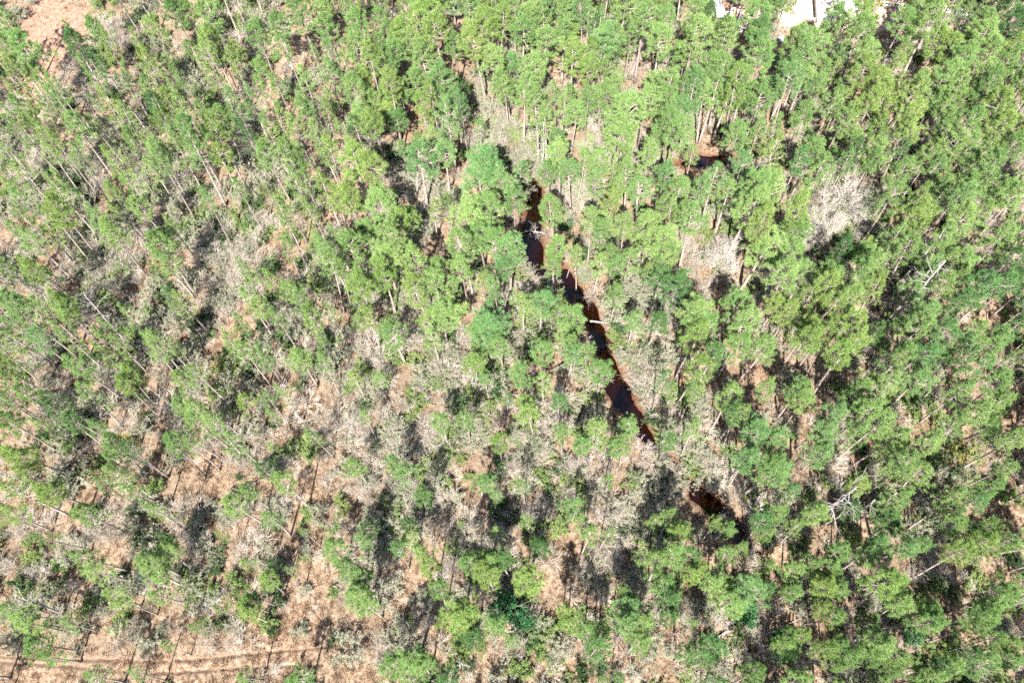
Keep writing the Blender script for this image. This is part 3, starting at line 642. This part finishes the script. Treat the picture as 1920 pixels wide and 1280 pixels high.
# ---------------------------------------------------------------- dead snags with thick contorted limbs
def snag(base, top, label, seed, thick=.22, nlimb=9, limb=3.0, start=.45, crook=.22, cat='dead tree', bent=0.0):
    """a dead trunk standing from base pixel towards its top pixel; its height follows from the view"""
    r = np.random.default_rng(seed); B = at(*base)
    best = min(np.arange(4, 24, .25), key=lambda z: np.hypot(*(np.array(seen(B + [0, 0, z])[:2]) - np.array(top))))
    T = at(*top, best); h = best
    z0 = float(height(B[0], B[1])); root = link('dead_tree', None, None, (B[0], B[1], z0))
    t = np.linspace(0, 1, 9); off = T - B
    path = np.outer(t, off); path[:, 2] = t * h; path[:, 0] += bent * np.sin(t * 3.0) + r.normal(0, .06, 9); path[:, 1] += r.normal(0, .06, 9); path[0] = (0, 0, -.4)
    link('trunk', make_mesh('snag_trunk', *tube(path, thick * .75 * (1 - .75 * t) + .02, 8), [PALE_WOOD], smooth=True), root)
    for k in range(nlimb):
        s = start + (1 - start) * (k + r.uniform(0, .8)) / nlimb; o = np.array([np.interp(s, t, path[:, j]) for j in range(3)])
        a = r.uniform(0, 6.28); segs = []
        grow(r, o, unit(np.array([math.cos(a), math.sin(a), r.uniform(-.1, .7)])), limb * .8 * r.uniform(.4, 1.1) * (1.15 - .4 * s), thick * .32 * (1.25 - s * .75), 1, 2, 2, .75, segs, 0, crook)
        link('branch', make_mesh('snag_branch', *seg_geo(segs, 0, 9, 5, .022), [PALE_WOOD], smooth=True), root)
    tag(root, label, cat, 'dead snags'); return root
snag((1670, 606), (1774, 488), 'tall forked dead snag with contorted silver limbs beside a black shadow', 3, .30, 12, 3.6, .35)
snag((1684, 533), (1772, 432), 'straight dead trunk leaning just above the forked silver snag', 4, .22, 7, 2.2, .4)
snag((1521, 981), (1604, 914), 'contorted dead snag with twisting white limbs over leaf litter', 5, .26, 12, 4.0, .4, .3)
snag((1590, 975), (1640, 938), 'squat dead snag with antler-like white limbs beside the contorted one', 6, .24, 10, 3.6, .35, .3)
snag((236, 640), (158, 552), 'slim grey dead tree with spreading forked top in the western woods', 7, .16, 9, 2.6, .55)
snag((122, 1151), (40, 1122), 'dead tree with forked bare limbs above the rutted track', 8, .18, 9, 2.6, .5)
snag((1018, 320), (1020, 230), 'upright grey dead tree with short side limbs above the creek head', 9, .24, 14, 1.8, .2)
snag((1180, 148), (1201, 55), 'thick pale broken trunk bending over at its top', 10, .40, 4, 2.2, .75, .2, 'dead tree', .6)
snag((942, 600), (952, 548), 'small whitish dead tree with open fan of branches over scrub', 11, .14, 10, 2.4, .35)
snag((1238, 262), (1252, 215), 'short pale dead trunk between bright crowns near the side creek', 12, .24, 6, 1.3, .6)
snag((782, 370), (782, 300), 'grey dead trunk with level side limbs in a bluish crown', 13, .20, 12, 2.6, .35)
snag((1484, 640), (1492, 605), 'little bleached snag with upturned twigs among yellow-green pines', 14, .12, 8, 1.8, .3)
snag((1790, 625), (1838, 622), 'slanting white dead top poking out among cool green pines', 15, .14, 8, 2.2, .4)
snag((1765, 830), (1790, 790), 'curved white dead sapling beside parallel bare trunks', 16, .12, 6, 1.6, .4)
snag((862, 1250), (866, 1242), 'small white broken stump in a black pool of shade', 17, .16, 7, 1.2, .3)
snag((86, 775), (58, 742), 'thick pale broken trunk stub near the western margin', 18, .30, 3, 1.0, .7)

def log(p, q, zp, zq, rad, label, cat='log', name='fallen_log', twigs=0, seed=1):
    A, B = at(*p, zp), at(*q, zq); r = np.random.default_rng(seed); t = np.linspace(0, 1, 8)
    root = link(name, None, None, A)
    path = np.outer(t, B - A); path[1:-1] += r.normal(0, .03, (6, 3))
    link('stem', make_mesh('log_stem', *tube(path, rad * (1 - .45 * t), 8), [PALE_WOOD], smooth=True), root)
    for k in range(twigs):
        s = r.uniform(.3, 1); o = (B - A) * s; segs = []
        grow(r, o, unit(r.normal(size=3) * np.array([1, 1, .4]) + np.array([0, 0, .35])), r.uniform(.7, 1.8), rad * .45, 1, 2, 2, .8, segs, 0, .25)
        link('branch', make_mesh('log_branch', *seg_geo(segs, 0, 9, 4, .02), [PALE_WOOD], smooth=True), root)
    tag(root, label, cat); return root
log((1106, 602), (1142, 606), .12, .2, .17, 'bleached straight log lying across the creek')
log((1022, 437), (990, 432), -.2, -.3, .10, 'pale dead limb with bare branches lying in the dark creek pool', 'branch', 'fallen_branch', 9, 3)
log((1171, 153), (1183, 118), .15, 4.5, .14, 'white barkless pole leaning against the broken trunk', 'log', 'leaning_log')
log((1062, 522), (1080, 470), -.3, 7.0, .08, 'thin leaning dead stem rising from the creek bend', 'log', 'leaning_log')
log((1346, 1194), (1382, 1173), .1, .8, .15, 'short tan log under the glossy evergreen', 'log')
log((1490, 1010), (1450, 1022), .1, .1, .10, 'thin fallen log on litter between dense pines', 'log')
log((950, 1183), (985, 1180), .3, .4, .08, 'white fallen limb below the glossy evergreen thicket', 'log', 'fallen_branch', 4, 5)
log((1100, 1178), (1160, 1176), .4, 1.2, .08, 'forked white fallen limb beside cool green pines', 'log', 'fallen_branch', 7, 6)

# ---------------------------------------------------------------- shrubs, evergreens, palms
def leafy(seed, h=2.6, stems=8, leaves=14, L_=.18, wdt=.025, depth=2):
    r = np.random.default_rng(seed); segs = []
    for k in range(stems):
        a = r.uniform(0, 6.28); d = unit(np.array([math.cos(a) * r.uniform(.2, .9), math.sin(a) * r.uniform(.2, .9), 1]))
        grow(r, np.array([math.cos(a) * .12, math.sin(a) * .12, -.1]), d, h * .62 * r.uniform(.7, 1.1), .028, 0, depth, 2, .6, segs, .03, .16)
    w = seg_geo(segs, 0, 9, 3, .010)
    e = [s for s in segs if s[4] >= depth - 1]; C = np.array([s[1] for s in e]); A = np.array([unit(s[1] - s[0]) for s in e])
    lf = blades(r, C, A, r.uniform(.7, 1.2, len(C)) * L_ * 1.3, leaves, wdt, .9, True, .8)
    V = np.concatenate([w[0], lf[0]]); return w, lf, np.percentile(np.hypot(V[:, 0], V[:, 1]), 96), V[:, 2].max()
SV = [leafy(500 + k) for k in range(5)]
S_ST = [make_mesh('shrub_stem', *s[0], [TWIG]) for s in SV]; S_LF = [make_mesh('shrub_foliage', *s[1], [SHRUB_LEAF]) for s in SV]
rs = np.random.default_rng(41)
for (px, py, d, _c) in zlist(SHRUBS):
    v = int(rs.integers(0, 5)); dia = d * .92 * seen(at(px, py, 1))[2] / F; h = dia * rs.uniform(.75, 1.0)
    P = at(px, py, h * .55)
    root = link('shrub', None, None, (P[0], P[1], float(height(P[0], P[1]))), (0, 0, rs.uniform(0, 6.28)), (dia / (2 * SV[v][2]), dia / (2 * SV[v][2]), h / SV[v][3]))
    link('stem', S_ST[v], root); link('foliage', S_LF[v], root)
    note_thing(root, 'shrub', 'shrub', 'grey-green understory shrubs', px, py, ('wide' if d > 42 else 'rounded' if d > 36 else 'little', 'grey-green'))

def evergreen_variant(seed, h=8.0, R=2.6):
    r = np.random.default_rng(seed); segs = []
    grow(r, np.array([0, 0, -.3]), np.array([0, 0, 1.]), h * .8, .13, 0, 2, 3, .8, segs, .02, .07)
    w = seg_geo(segs, 0, 9, 4, .018)
    u = unit(r.normal(size=(240, 3))); rr = r.uniform(.55, 1.03, 240)[:, None]
    C = u * rr * np.array([R, R, h * .36]) + np.array([0, 0, h * .62]); C[:, :2] *= (1 + .18 * np.sin(np.arctan2(C[:, 1], C[:, 0]) * 3 + seed))[:, None]
    lf = blades(r, C, unit(u + np.array([0, 0, .5])), r.uniform(.34, .52, 240), 16, .085, .6, True)
    return w, lf
EV = [evergreen_variant(600 + k) for k in range(3)]
E_TR = [make_mesh('evergreen_trunk', *e[0], [BARK], smooth=True) for e in EV]; E_CR = [make_mesh('evergreen_crown', *e[1], [GLOSSY_LEAF]) for e in EV]
re_ = np.random.default_rng(43)
for k, (px, py, d) in enumerate(EVERGREENS):
    dia = d * seen(at(px, py, 5))[2] / F; h = min(9, dia * 1.5); P = at(px, py, h * .65); v = k % 3
    root = link('evergreen_tree', None, None, (P[0], P[1], float(height(P[0], P[1]))), (0, 0, re_.uniform(0, 6.28)), (dia / 5.4, dia / 5.4, h / 8.0))
    link('trunk', E_TR[v], root); link('crown', E_CR[v], root)
    note_thing(root, 'broad-leaved evergreen tree', 'evergreen tree', 'glossy broad-leaved evergreens', px, py, ('glossy', 'dark green'))

def palm(px, py, dpx, label, seed, hgt=4.0):
    r = np.random.default_rng(seed); P = at(px, py, hgt); dia = dpx * seen(P)[2] / F
    root = link('cabbage_palm', None, None, (P[0], P[1], float(height(P[0], P[1]))))
    t = np.linspace(0, 1, 7); link('trunk', make_mesh('palm_trunk', *tube(np.c_[0 * t, .05 * np.sin(t * 3), t * hgt - .3 * (t == 0)], .17 - .02 * t, 8), [BARK], smooth=True), root)
    for k in range(26):
        a = k * 2.4 + r.normal(0, .1); el = r.uniform(-.25, 1.15); g = Geo(); L_ = dia * .5 * r.uniform(.8, 1.05)
        d = np.array([math.cos(a) * math.cos(el), math.sin(a) * math.cos(el), math.sin(el)]); o = np.array([0, 0, hgt * .98])
        hub = o + d * L_ * .5; s = unit(np.cross(d, [0, 0, 1.])); nrm = np.cross(s, d)
        g.add(*prisms([o], [hub], [.025], [.015], 3))
        for b in np.linspace(-1.15, 1.15, 15):
            ld = unit(d * math.cos(b) + s * math.sin(b)); tip = hub + ld * L_ * .62 * (1 - .25 * abs(b) / 1.15) - np.array([0, 0, .14 * L_]); mid = hub + ld * L_ * .33
            wv = unit(np.cross(ld, nrm)) * .045
            g.add([hub, mid + wv, tip, mid - wv], [(0, 1, 2), (0, 2, 3)])
        link('frond', make_mesh('palm_frond', *g.get(), [PALM_LEAF]), root)
    tag(root, label, 'palm tree', 'cabbage palms'); return root
palm(850, 14, 36, 'grey-green fan palm beside the small bare sand patch', 1)
palm(849, 83, 34, 'shaded fan palm hemmed in by yellow-green pines', 2, 3.2)
palm(958, 72, 22, 'small dark fan palm deep in shade between crowns', 3, 2.4)
palm(1270, 20, 26, 'pale silvery palm-like tuft at the far margin of the woods', 4, 3.0)

# red bush and yellowish sapling in the yard
rv = leafy(560, 2.4, 8, 16, .2, .05)
rbush = link('red_bush', None, None, [*at(1730, 17, 1)[:2], 0.0]); link('stem', make_mesh('red_stem', *rv[0], [TWIG]), rbush); link('foliage', make_mesh('red_foliage', *rv[1], [RED_LEAF]), rbush); rbush.scale = (1.1, 1.1, 1.1)
tag(rbush, 'dark red leafy bush growing in the pale yard', 'bush')

# ---------------------------------------------------------------- buildings and yard things
RUST = rough_material('rusted_roof', (.46, .22, .14), (.62, .40, .30), 1.2, .6, .1, 6)
WHITE_METAL = rough_material('white_metal', (.72, .70, .68), (.82, .81, .80), 1.5, .45, .05, 5, per_object=.03)
PINK_METAL = rough_material('pinkish_metal', (.30, .225, .205), (.40, .33, .31), 1.5, .5, .05, 5, per_object=.03)
BOARD = rough_material('weathered_board', (.30, .25, .21), (.45, .38, .32), 3, .85, .2)
ORANGE = rough_material('orange_paint', (.62, .16, .04), (.72, .22, .06), 4, .5, .05)
BLUE = rough_material('blue_plastic', (.05, .16, .36), (.08, .22, .44), 4, .45, .05)
TARP = rough_material('tarp', (.36, .44, .56), (.70, .74, .80), 1.6, .5, .2)
GREY = rough_material('grey_panel', (.40, .41, .44), (.58, .58, .60), 2, .4, .05)
def box_geo(c, s):
    c = np.array(c, float); s = np.array(s, float) / 2
    v = np.array([(x, y, z) for x in (-1, 1) for y in (-1, 1) for z in (-1, 1)]) * s + c
    f = [(0, 1, 3), (0, 3, 2), (4, 6, 7), (4, 7, 5), (0, 4, 5), (0, 5, 1), (2, 3, 7), (2, 7, 6), (0, 2, 6), (0, 6, 4), (1, 5, 7), (1, 7, 3)]
    return v, np.array(f)
def box(name, c, s, m, parent, rot=None):
    o = link(name, make_mesh(name, *box_geo((0, 0, 0), s), [m]), parent, c, rot)
    bv = o.modifiers.new('bevel', 'BEVEL'); bv.width = min(s) * .12; bv.segments = 1
    return o
def gable(name, corners_px, eave, rise, m_left, m_right, wall_m, label, cat, sheets=6, ridge_long=True):
    """corner pixels at eave height: near-left, near-right, far-right, far-left; ridge runs away from the viewer"""
    C4 = [at(*c, eave) for c in corners_px]; ctr = sum(C4) / 4
    xa = unit(((C4[1] - C4[0]) + (C4[2] - C4[3])) * np.array([1, 1, 0])); ya = np.array([-xa[1], xa[0], 0])
    W = abs(((C4[1] - C4[0]) + (C4[2] - C4[3])) @ xa) / 2; D = abs(((C4[3] - C4[0]) + (C4[2] - C4[1])) @ ya) / 2
    root = link(name, None, None, (ctr[0], ctr[1], 0), (0, 0, math.atan2(xa[1], xa[0])))
    t = .12
    for sx, sy, lx, ly in ((0, -1, W - .5, t), (0, 1, W - .5, t), (-1, 0, t, D - .7), (1, 0, t, D - .7)):
        box('wall', (sx * (W / 2 - .3), sy * (D / 2 - .3), eave / 2 - .03), (lx, ly, eave - .1), wall_m, root)
    ang = math.atan2(rise, W / 2); sl = math.hypot(rise, W / 2)
    for s, mm in ((-1, m_left), (1, m_right)):
        for k in range(sheets):
            y = -D / 2 + (k + .5) * D / sheets
            box('roof_sheet', (s * W / 4, y, eave + rise / 2 + .02 * (k % 2)), (sl + .05, D / sheets + .06, .03), mm, root, (0, s * ang, 0))
    box('ridge_cap', (0, 0, eave + rise + .03), (.34, D + .04, .05), WHITE_METAL, root)
    for s in (-1, 1):
        box('gutter', (s * (W / 2 + .06), 0, eave + .0), (.12, D + .1, .12), WHITE_METAL, root)
        for e in (-1, 1):
            box('fascia', (s * W / 4, e * (D / 2 + .06), eave + rise / 2 - .02), (sl + .1, .06, .2), WHITE_METAL, root, (0, s * ang, 0))
    box('door', (-.2 * W, -D / 2 + .22, 1.02), (.95, .06, 2.04), WHITE_METAL, root)
    tag(root, label, cat); return root
gable('shed', [(1367, 48), (1396, 55), (1406, 21), (1371, 17)], 2.5, .55, RUST, RUST, BOARD, 'small shed with rusty pink metal roof and white edging', 'shed', 6)
gable('house', [(1530, 27), (1606, 31), (1612, -38), (1534, -42)], 2.3, 1.2, PINK_METAL, WHITE_METAL, WHITE_METAL, 'house with large white metal roof at the far margin of the woods', 'house', 8)
lean = link('awning', None, None, at(1348, 14, 2.0)); box('sheet', (0, 0, 0), (1.6, 4.4, .05), WHITE_METAL, lean, (0, .06, .1))
for sx in (-.7, .7):
    for sy in (-2, 2): box('post', (sx, sy, -1.03), (.08, .08, 2.0), BOARD, lean)
tag(lean, 'narrow white sheet awning standing beside the rusty shed', 'awning')
b0, b1 = at(1344, 25, 1.2), at(1368, 22, 1.2)
fence = link('rail_fence', None, None, (*((b0 + b1) / 2)[:2], 0), (0, 0, math.atan2(b1[1] - b0[1], b1[0] - b0[0])))
for z in (.6, 1.15): box('rail', (0, 0, z), (float(np.linalg.norm(b1 - b0)), .06, .12), WHITE_METAL, fence)
for k in range(4): box('post', (-1.5 + k, .07, .62), (.1, .1, 1.3), WHITE_METAL, fence)
tag(fence, 'short white rail fence running up to the rusty shed', 'fence')
f0, f1 = at(1648, 3, 1.1), at(1694, 9, 1.1)
fence = link('rail_fence', None, None, (*((f0 + f1) / 2)[:2], 0), (0, 0, math.atan2(f1[1] - f0[1], f1[0] - f0[0]))); fl = float(np.linalg.norm(f1 - f0))
for z in (.55, 1.1): box('rail', (0, 0, z), (fl, .06, .13), WHITE_METAL, fence)
for k in range(5): box('post', (-fl / 2 + k * fl / 4, .07, .6), (.1, .1, 1.25), WHITE_METAL, fence)
tag(fence, 'longer white rail fence beside the orange barrel', 'fence')

def barrel(px, py, m, label, hgt=.95, rad=.36):
    P = at(px, py, .5); root = link('barrel', None, None, (P[0], P[1], float(height(P[0], P[1]))))
    t = np.array([0, .03, .3, .33, .36, .64, .67, .70, .97, 1.0]); rr = rad * np.array([.95, 1, 1, 1.05, 1, 1, 1.05, 1, 1, .95])
    link('body', make_mesh('barrel_body', *tube(np.c_[0 * t, 0 * t, t * hgt], rr, 16), [m], smooth=True), root)
    link('lid', make_mesh('barrel_lid', *tube(np.array([[0, 0, hgt + .004], [0, 0, hgt + .04]]), [rad * .9, rad * .88], 16), [m]), root)
    tag(root, label, 'barrel'); return root
barrel(1645, 5, ORANGE, 'orange barrel standing in the pale yard', 1.2, .6)
barrel(1478, 111, BLUE, 'blue barrel glimpsed in a dark gap between pines', 1.0, .45)
def heap(px, py, wpx, m, label, seed, name='tarp_heap', hgt=.7):
    r = np.random.default_rng(seed); P = at(px, py, .3); R = wpx * seen(P)[2] / F / 2
    n = 16; u, v = np.meshgrid(np.linspace(-1, 1, n), np.linspace(-1, 1, n)); rad = np.maximum(np.abs(u), np.abs(v))
    z = hgt * np.clip(1 - rad ** 2, 0, 1) * (.6 + .5 * wobble(u * 9, v * 9, 3.0, seed)) + .03 + r.normal(0, .04, u.shape) * (1 - rad)
    V = np.stack([u * R * (1 + .12 * np.sin(5 * v)), v * R * .9 * (1 + .1 * np.cos(4 * u)), np.maximum(z, .02)], -1).reshape(-1, 3)
    i = np.arange(n * n).reshape(n, n); q = np.stack([i[:-1, :-1], i[:-1, 1:], i[1:, 1:], i[1:, :-1]], -1).reshape(-1, 4)
    o = link(name, make_mesh(name, V, q, [m], smooth=False), None, (P[0], P[1], float(height(P[0], P[1])) + .02)); sd = o.modifiers.new('thick', 'SOLIDIFY'); sd.thickness = .03
    tag(o, label, 'tarp'); return o
heap(1803, 26, 26, TARP, 'crumpled bluish-white tarp heap beyond the pines', 2, hgt=1.0)
heap(1800, 52, 10, TARP, 'small bluish-white scrap of tarp below the larger heap', 5, hgt=.4)
heap(1468, 70, 14, GREY, 'grey crumpled sheet at the edge of the bright yard', 6, hgt=.5)
heap(1776, 19, 13, GREY, 'pale grey sheet of scrap beside the tarp heap', 8, hgt=.5)
tr_ = link('trailer', None, None, (*at(1627, 2, 1.0)[:2], 0), (0, 0, .12))
box('bed', (0, 0, .75), (3.0, 1.7, .12), GREY, tr_); box('side_board', (0, .88, 1.05), (3.0, .05, .5), WHITE_METAL, tr_); box('side_board', (0, -.88, 1.05), (3.0, .05, .5), WHITE_METAL, tr_); box('tongue', (2.1, 0, .7), (1.3, .08, .08), BOARD, tr_)
for sy in (-1, 1):
    w = link('wheel', make_mesh('trailer_wheel', *tube(np.array([[0, -.1, 0], [0, .1, 0]]), [.34, .34], 14), [BOARD]), tr_, (-.2, sy * 1.02, .34))
tag(tr_, 'low grey trailer parked in the yard near the orange barrel', 'trailer')

# ---------------------------------------------------------------- understory: masses that nobody could count
def bare_shrub(seed, h=2.4, stems=9):
    r = np.random.default_rng(seed); segs = []
    for k in range(stems):
        a = r.uniform(0, 6.28); d = unit(np.array([math.cos(a) * r.uniform(.15, .9), math.sin(a) * r.uniform(.15, .9), 1]))
        grow(r, np.array([math.cos(a) * .15, math.sin(a) * .15, -.1]), d, h * .6 * r.uniform(.7, 1.15), .020, 0, 2, 3, .6, segs, .02, .16)
    return seg_geo(segs, 0, 9, 3, .0105)
bare_src = [make_mesh('brush_plant', *bare_shrub(700 + k), [TWIG]) for k in range(6)]
pale_src = [make_mesh('brush_plant', *bare_shrub(720 + k), [TWIG_PALE]) for k in range(2)]
leaf_src = [joined('brush_leafy', [(*s[0], TWIG), (*s[1], SHRUB_LEAF)]) for s in SV]
green_src = [joined('brush_green', [(*s[0], TWIG), (*s[1], SHRUB_GREEN)]) for s in (leafy(520 + k, 1.8, 7, 13, .17, .028) for k in range(3))]
yel_src = [joined('brush_yellow', [(*s[0], TWIG), (*s[1], YELLOW_LEAF)]) for s in (leafy(540, 1.8, 6, 10, .16, .03),)]
shade_src = [joined('brush_shade', [(*s[0], TWIG), (*s[1], SHADE_LEAF)]) for s in (leafy(550 + k, 2.0, 7, 13, .17, .028) for k in range(2))]  # dark bushes added to suggest shadowed patches in the undergrowth
ru = np.random.default_rng(77)
ux, uy = np.meshgrid(np.arange(-140, 140, 1.0), np.arange(-25, 175, 1.0)); ux = ux.ravel() + ru.uniform(-.5, .5, ux.size); uy = uy.ravel() + ru.uniform(-.5, .5, uy.size)
upx, upy, ud = seen(np.stack([ux, uy, np.full(ux.shape, .8)], 1))
ok = (upx > -160) & (upx < 2080) & (upy > -90) & (upy < 1420)
ux, uy, upx, upy = ux[ok], uy[ok], upx[ok], upy[ok]
cdist = creek_distance(ux, uy)
clump = .5 + .75 * wobble(ux, uy, 5.0, 2.0)
prob = (.055 + .082 * look(BMAP, upx, upy)) * np.where((upx > 1300) & (upy > 560), .75, 1) * np.where((upx < 700) & (upy > 700), .62, 1) * np.clip(clump * 1.5 + .15, .08, 1.55)
prob = np.where(clear_at(upx, upy) < 1.0, prob * .05, prob) * (cdist > .15) * np.where((cdist > .15) & (cdist < 2.5), 1.9, 1)
for e in [(1000, 440, 34, 95), (1010, 365, 18, 26), (1066, 520, 20, 30), (1080, 556, 40, 36), (1118, 640, 34, 44), (1160, 735, 38, 62), (1205, 812, 34, 40), (1325, 302, 44, 20), (1320, 940, 34, 32), (1390, 1008, 22, 28), (1115, 604, 34, 18)]:
    prob = prob * np.where(ell(upx, upy - 8, e) < 1, .12, 1)
kp = ru.random(ux.size) < prob
ux, uy, upx, upy = ux[kp], uy[kp], upx[kp], upy[kp]; n = len(ux)
u = ru.random(n); greenness = np.clip((upx - 900) / 900, 0, 1)
vid = np.where(u < .56, ru.integers(0, 6, n), np.where(u < .60, ru.integers(6, 8, n), np.where(u < .77 - .05 * greenness, ru.integers(8, 13, n), np.where(u < .993, ru.integers(13, 16, n), 16))))
vid = np.where(ru.random(n) < .085, ru.integers(17, 19, n), vid)
sc = ru.uniform(.5, 1.3, n)
scatter('understory_brush', 'tangle of leafless brush and small bushes under the pines', bare_src + pale_src + leaf_src + green_src + yel_src + shade_src,
        np.stack([ux, uy, height(ux, uy)], 1), np.stack([ru.normal(0, .1, n), ru.normal(0, .1, n), ru.uniform(0, 6.28, n)], 1), np.stack([sc * ru.uniform(.9, 1.2, n), sc, sc * ru.uniform(.7, 1.1, n)], 1), vid)
print('brush', n)

def grass_tuft(seed, nb=30):
    r = np.random.default_rng(seed); C = np.c_[r.normal(0, .22, (nb, 2)), np.zeros(nb)]
    return blades(r, C, np.tile([0, 0, 1.], (nb, 1)), r.uniform(.35, .8, nb), 2, .055, .75, False, .5)
gsrc = [make_mesh('grass_plant', *grass_tuft(800 + k), [DRY_BLADE]) for k in range(4)]
hx, hy = np.meshgrid(np.arange(-115, 115, .42), np.arange(-20, 150, .42)); hx = hx.ravel() + ru.uniform(-.25, .25, hx.size); hy = hy.ravel() + ru.uniform(-.25, .25, hy.size)
hpx, hpy, hd = seen(np.stack([hx, hy, 0 * hx], 1))
hp = np.clip(.62 - .07 * look(PMAP, hpx, hpy), .04, .6) * np.clip(.6 + .9 * wobble(hx, hy, 2.0, 5.0), .1, 1) * np.where(hpy < 450, .5, 1)
hp = np.where(clear_at(hpx, hpy) < 1, np.where(hpy < 200, 0.03, .62 * np.clip(.65 + .8 * wobble(hx, hy, 1.6, 5.0), .1, 1)), hp)
for r_ in RUTS: hp = hp * (polyline_distance(hx, hy, r_, RUTW[:len(r_)]) > .32)
kp = (hpx > -120) & (hpx < 2040) & (hpy > -60) & (hpy < 1380) & (ru.random(hx.size) < hp) & (creek_distance(hx, hy) > .3)
hx, hy = hx[kp], hy[kp]; n = len(hx); sc = ru.uniform(.6, 1.3, n)
scatter('dry_grass', 'tufts of dry tan grass on the forest floor', gsrc, np.stack([hx, hy, height(hx, hy) - .02], 1), np.stack([0 * hx, 0 * hx, ru.uniform(0, 6.28, n)], 1), np.stack([sc, sc, sc], 1), ru.integers(0, 4, n))
print('grass', n)

# ---------------------------------------------------------------- labels: look first, then where it stands
MARKS = [('the dark creek pool', 997, 450), ('the log across the creek', 1123, 604), ('the shaded creek bend', 1078, 552), ('the brown creek shallows', 1160, 735), ('the creek mud flat', 1212, 818),
         ('the reddish side creek', 1325, 300), ('the largest bleached tree', 1578, 372), ('the forked silver snag', 1735, 520), ('the contorted dead snags', 1590, 945), ('the glossy evergreen pair', 1396, 1130),
         ('the glossy evergreen thicket', 955, 1145), ('the white house roof', 1566, 12), ('the rusty shed roof', 1388, 35), ('the bluish tarp heap', 1803, 28), ('the sandy clearing', 100, 70), ('the rutted track', 260, 1248),
         ('the fan palm', 850, 16), ('the broken pale trunk', 1190, 100), ('the grassy opening', 1423, 722), ('the lower reddish pool', 1325, 940), ('the forked grey dead tree', 190, 590), ('the dead tree by the track', 80, 1138),
         ('the upright dead tree', 1019, 275), ('the small fan-shaped dead tree', 948, 570), ('the single glossy evergreen', 1470, 1210), ('the scrub at mid-picture', 860, 760), ('the lower right corner', 1920, 1280), ('the upper left corner', 0, 0),
         ('the upper right corner', 1920, 0), ('the midpoint of the left edge', 0, 640), ('the midpoint of the right edge', 1920, 640), ('the midpoint of the bottom edge', 960, 1280), ('the bare straw patch', 545, 1190), ('the white scrub thicket', 1357, 480),
         ('the midpoint of the top edge', 960, 0), ('the open litter slope', 380, 890)]
ORD = ['nearest', 'second', 'third', 'fourth', 'fifth', 'sixth', 'seventh', 'eighth', 'ninth', 'tenth', 'eleventh', 'twelfth']
def side_of(dx, dy):
    a = math.degrees(math.atan2(-dy, dx)) % 360
    return ['to the right of', 'up and right of', 'straight above', 'up and left of', 'to the left of', 'down and left of', 'straight below', 'down and right of'][int(((a + 22.5) % 360) // 45)]
bins = {}
for t in THINGS:
    o, what, cat, group, px, py, w = t
    m = min(MARKS, key=lambda q: math.hypot(q[1] - px, q[2] - py)); dist = math.hypot(m[1] - px, m[2] - py)
    key = (w, what, m[0], side_of(px - m[1], py - m[2]) if dist > 24 else 'beside')
    bins.setdefault(key, []).append((dist, t))
for (w, what, mk, side), lst in bins.items():
    lst.sort(key=lambda q: q[0])
    for k, (dist, t) in enumerate(lst):
        o, _w, cat, group = t[0], t[1], t[2], t[3]
        rank = '' if len(lst) == 1 else ', %s one ' % ORD[min(k, 11)]
        s = '%s %s %s%s%s %s' % (w[0], w[1], what, rank if rank else ' ', side, mk)
        tag(o, s.replace('  ', ' '), cat, group)
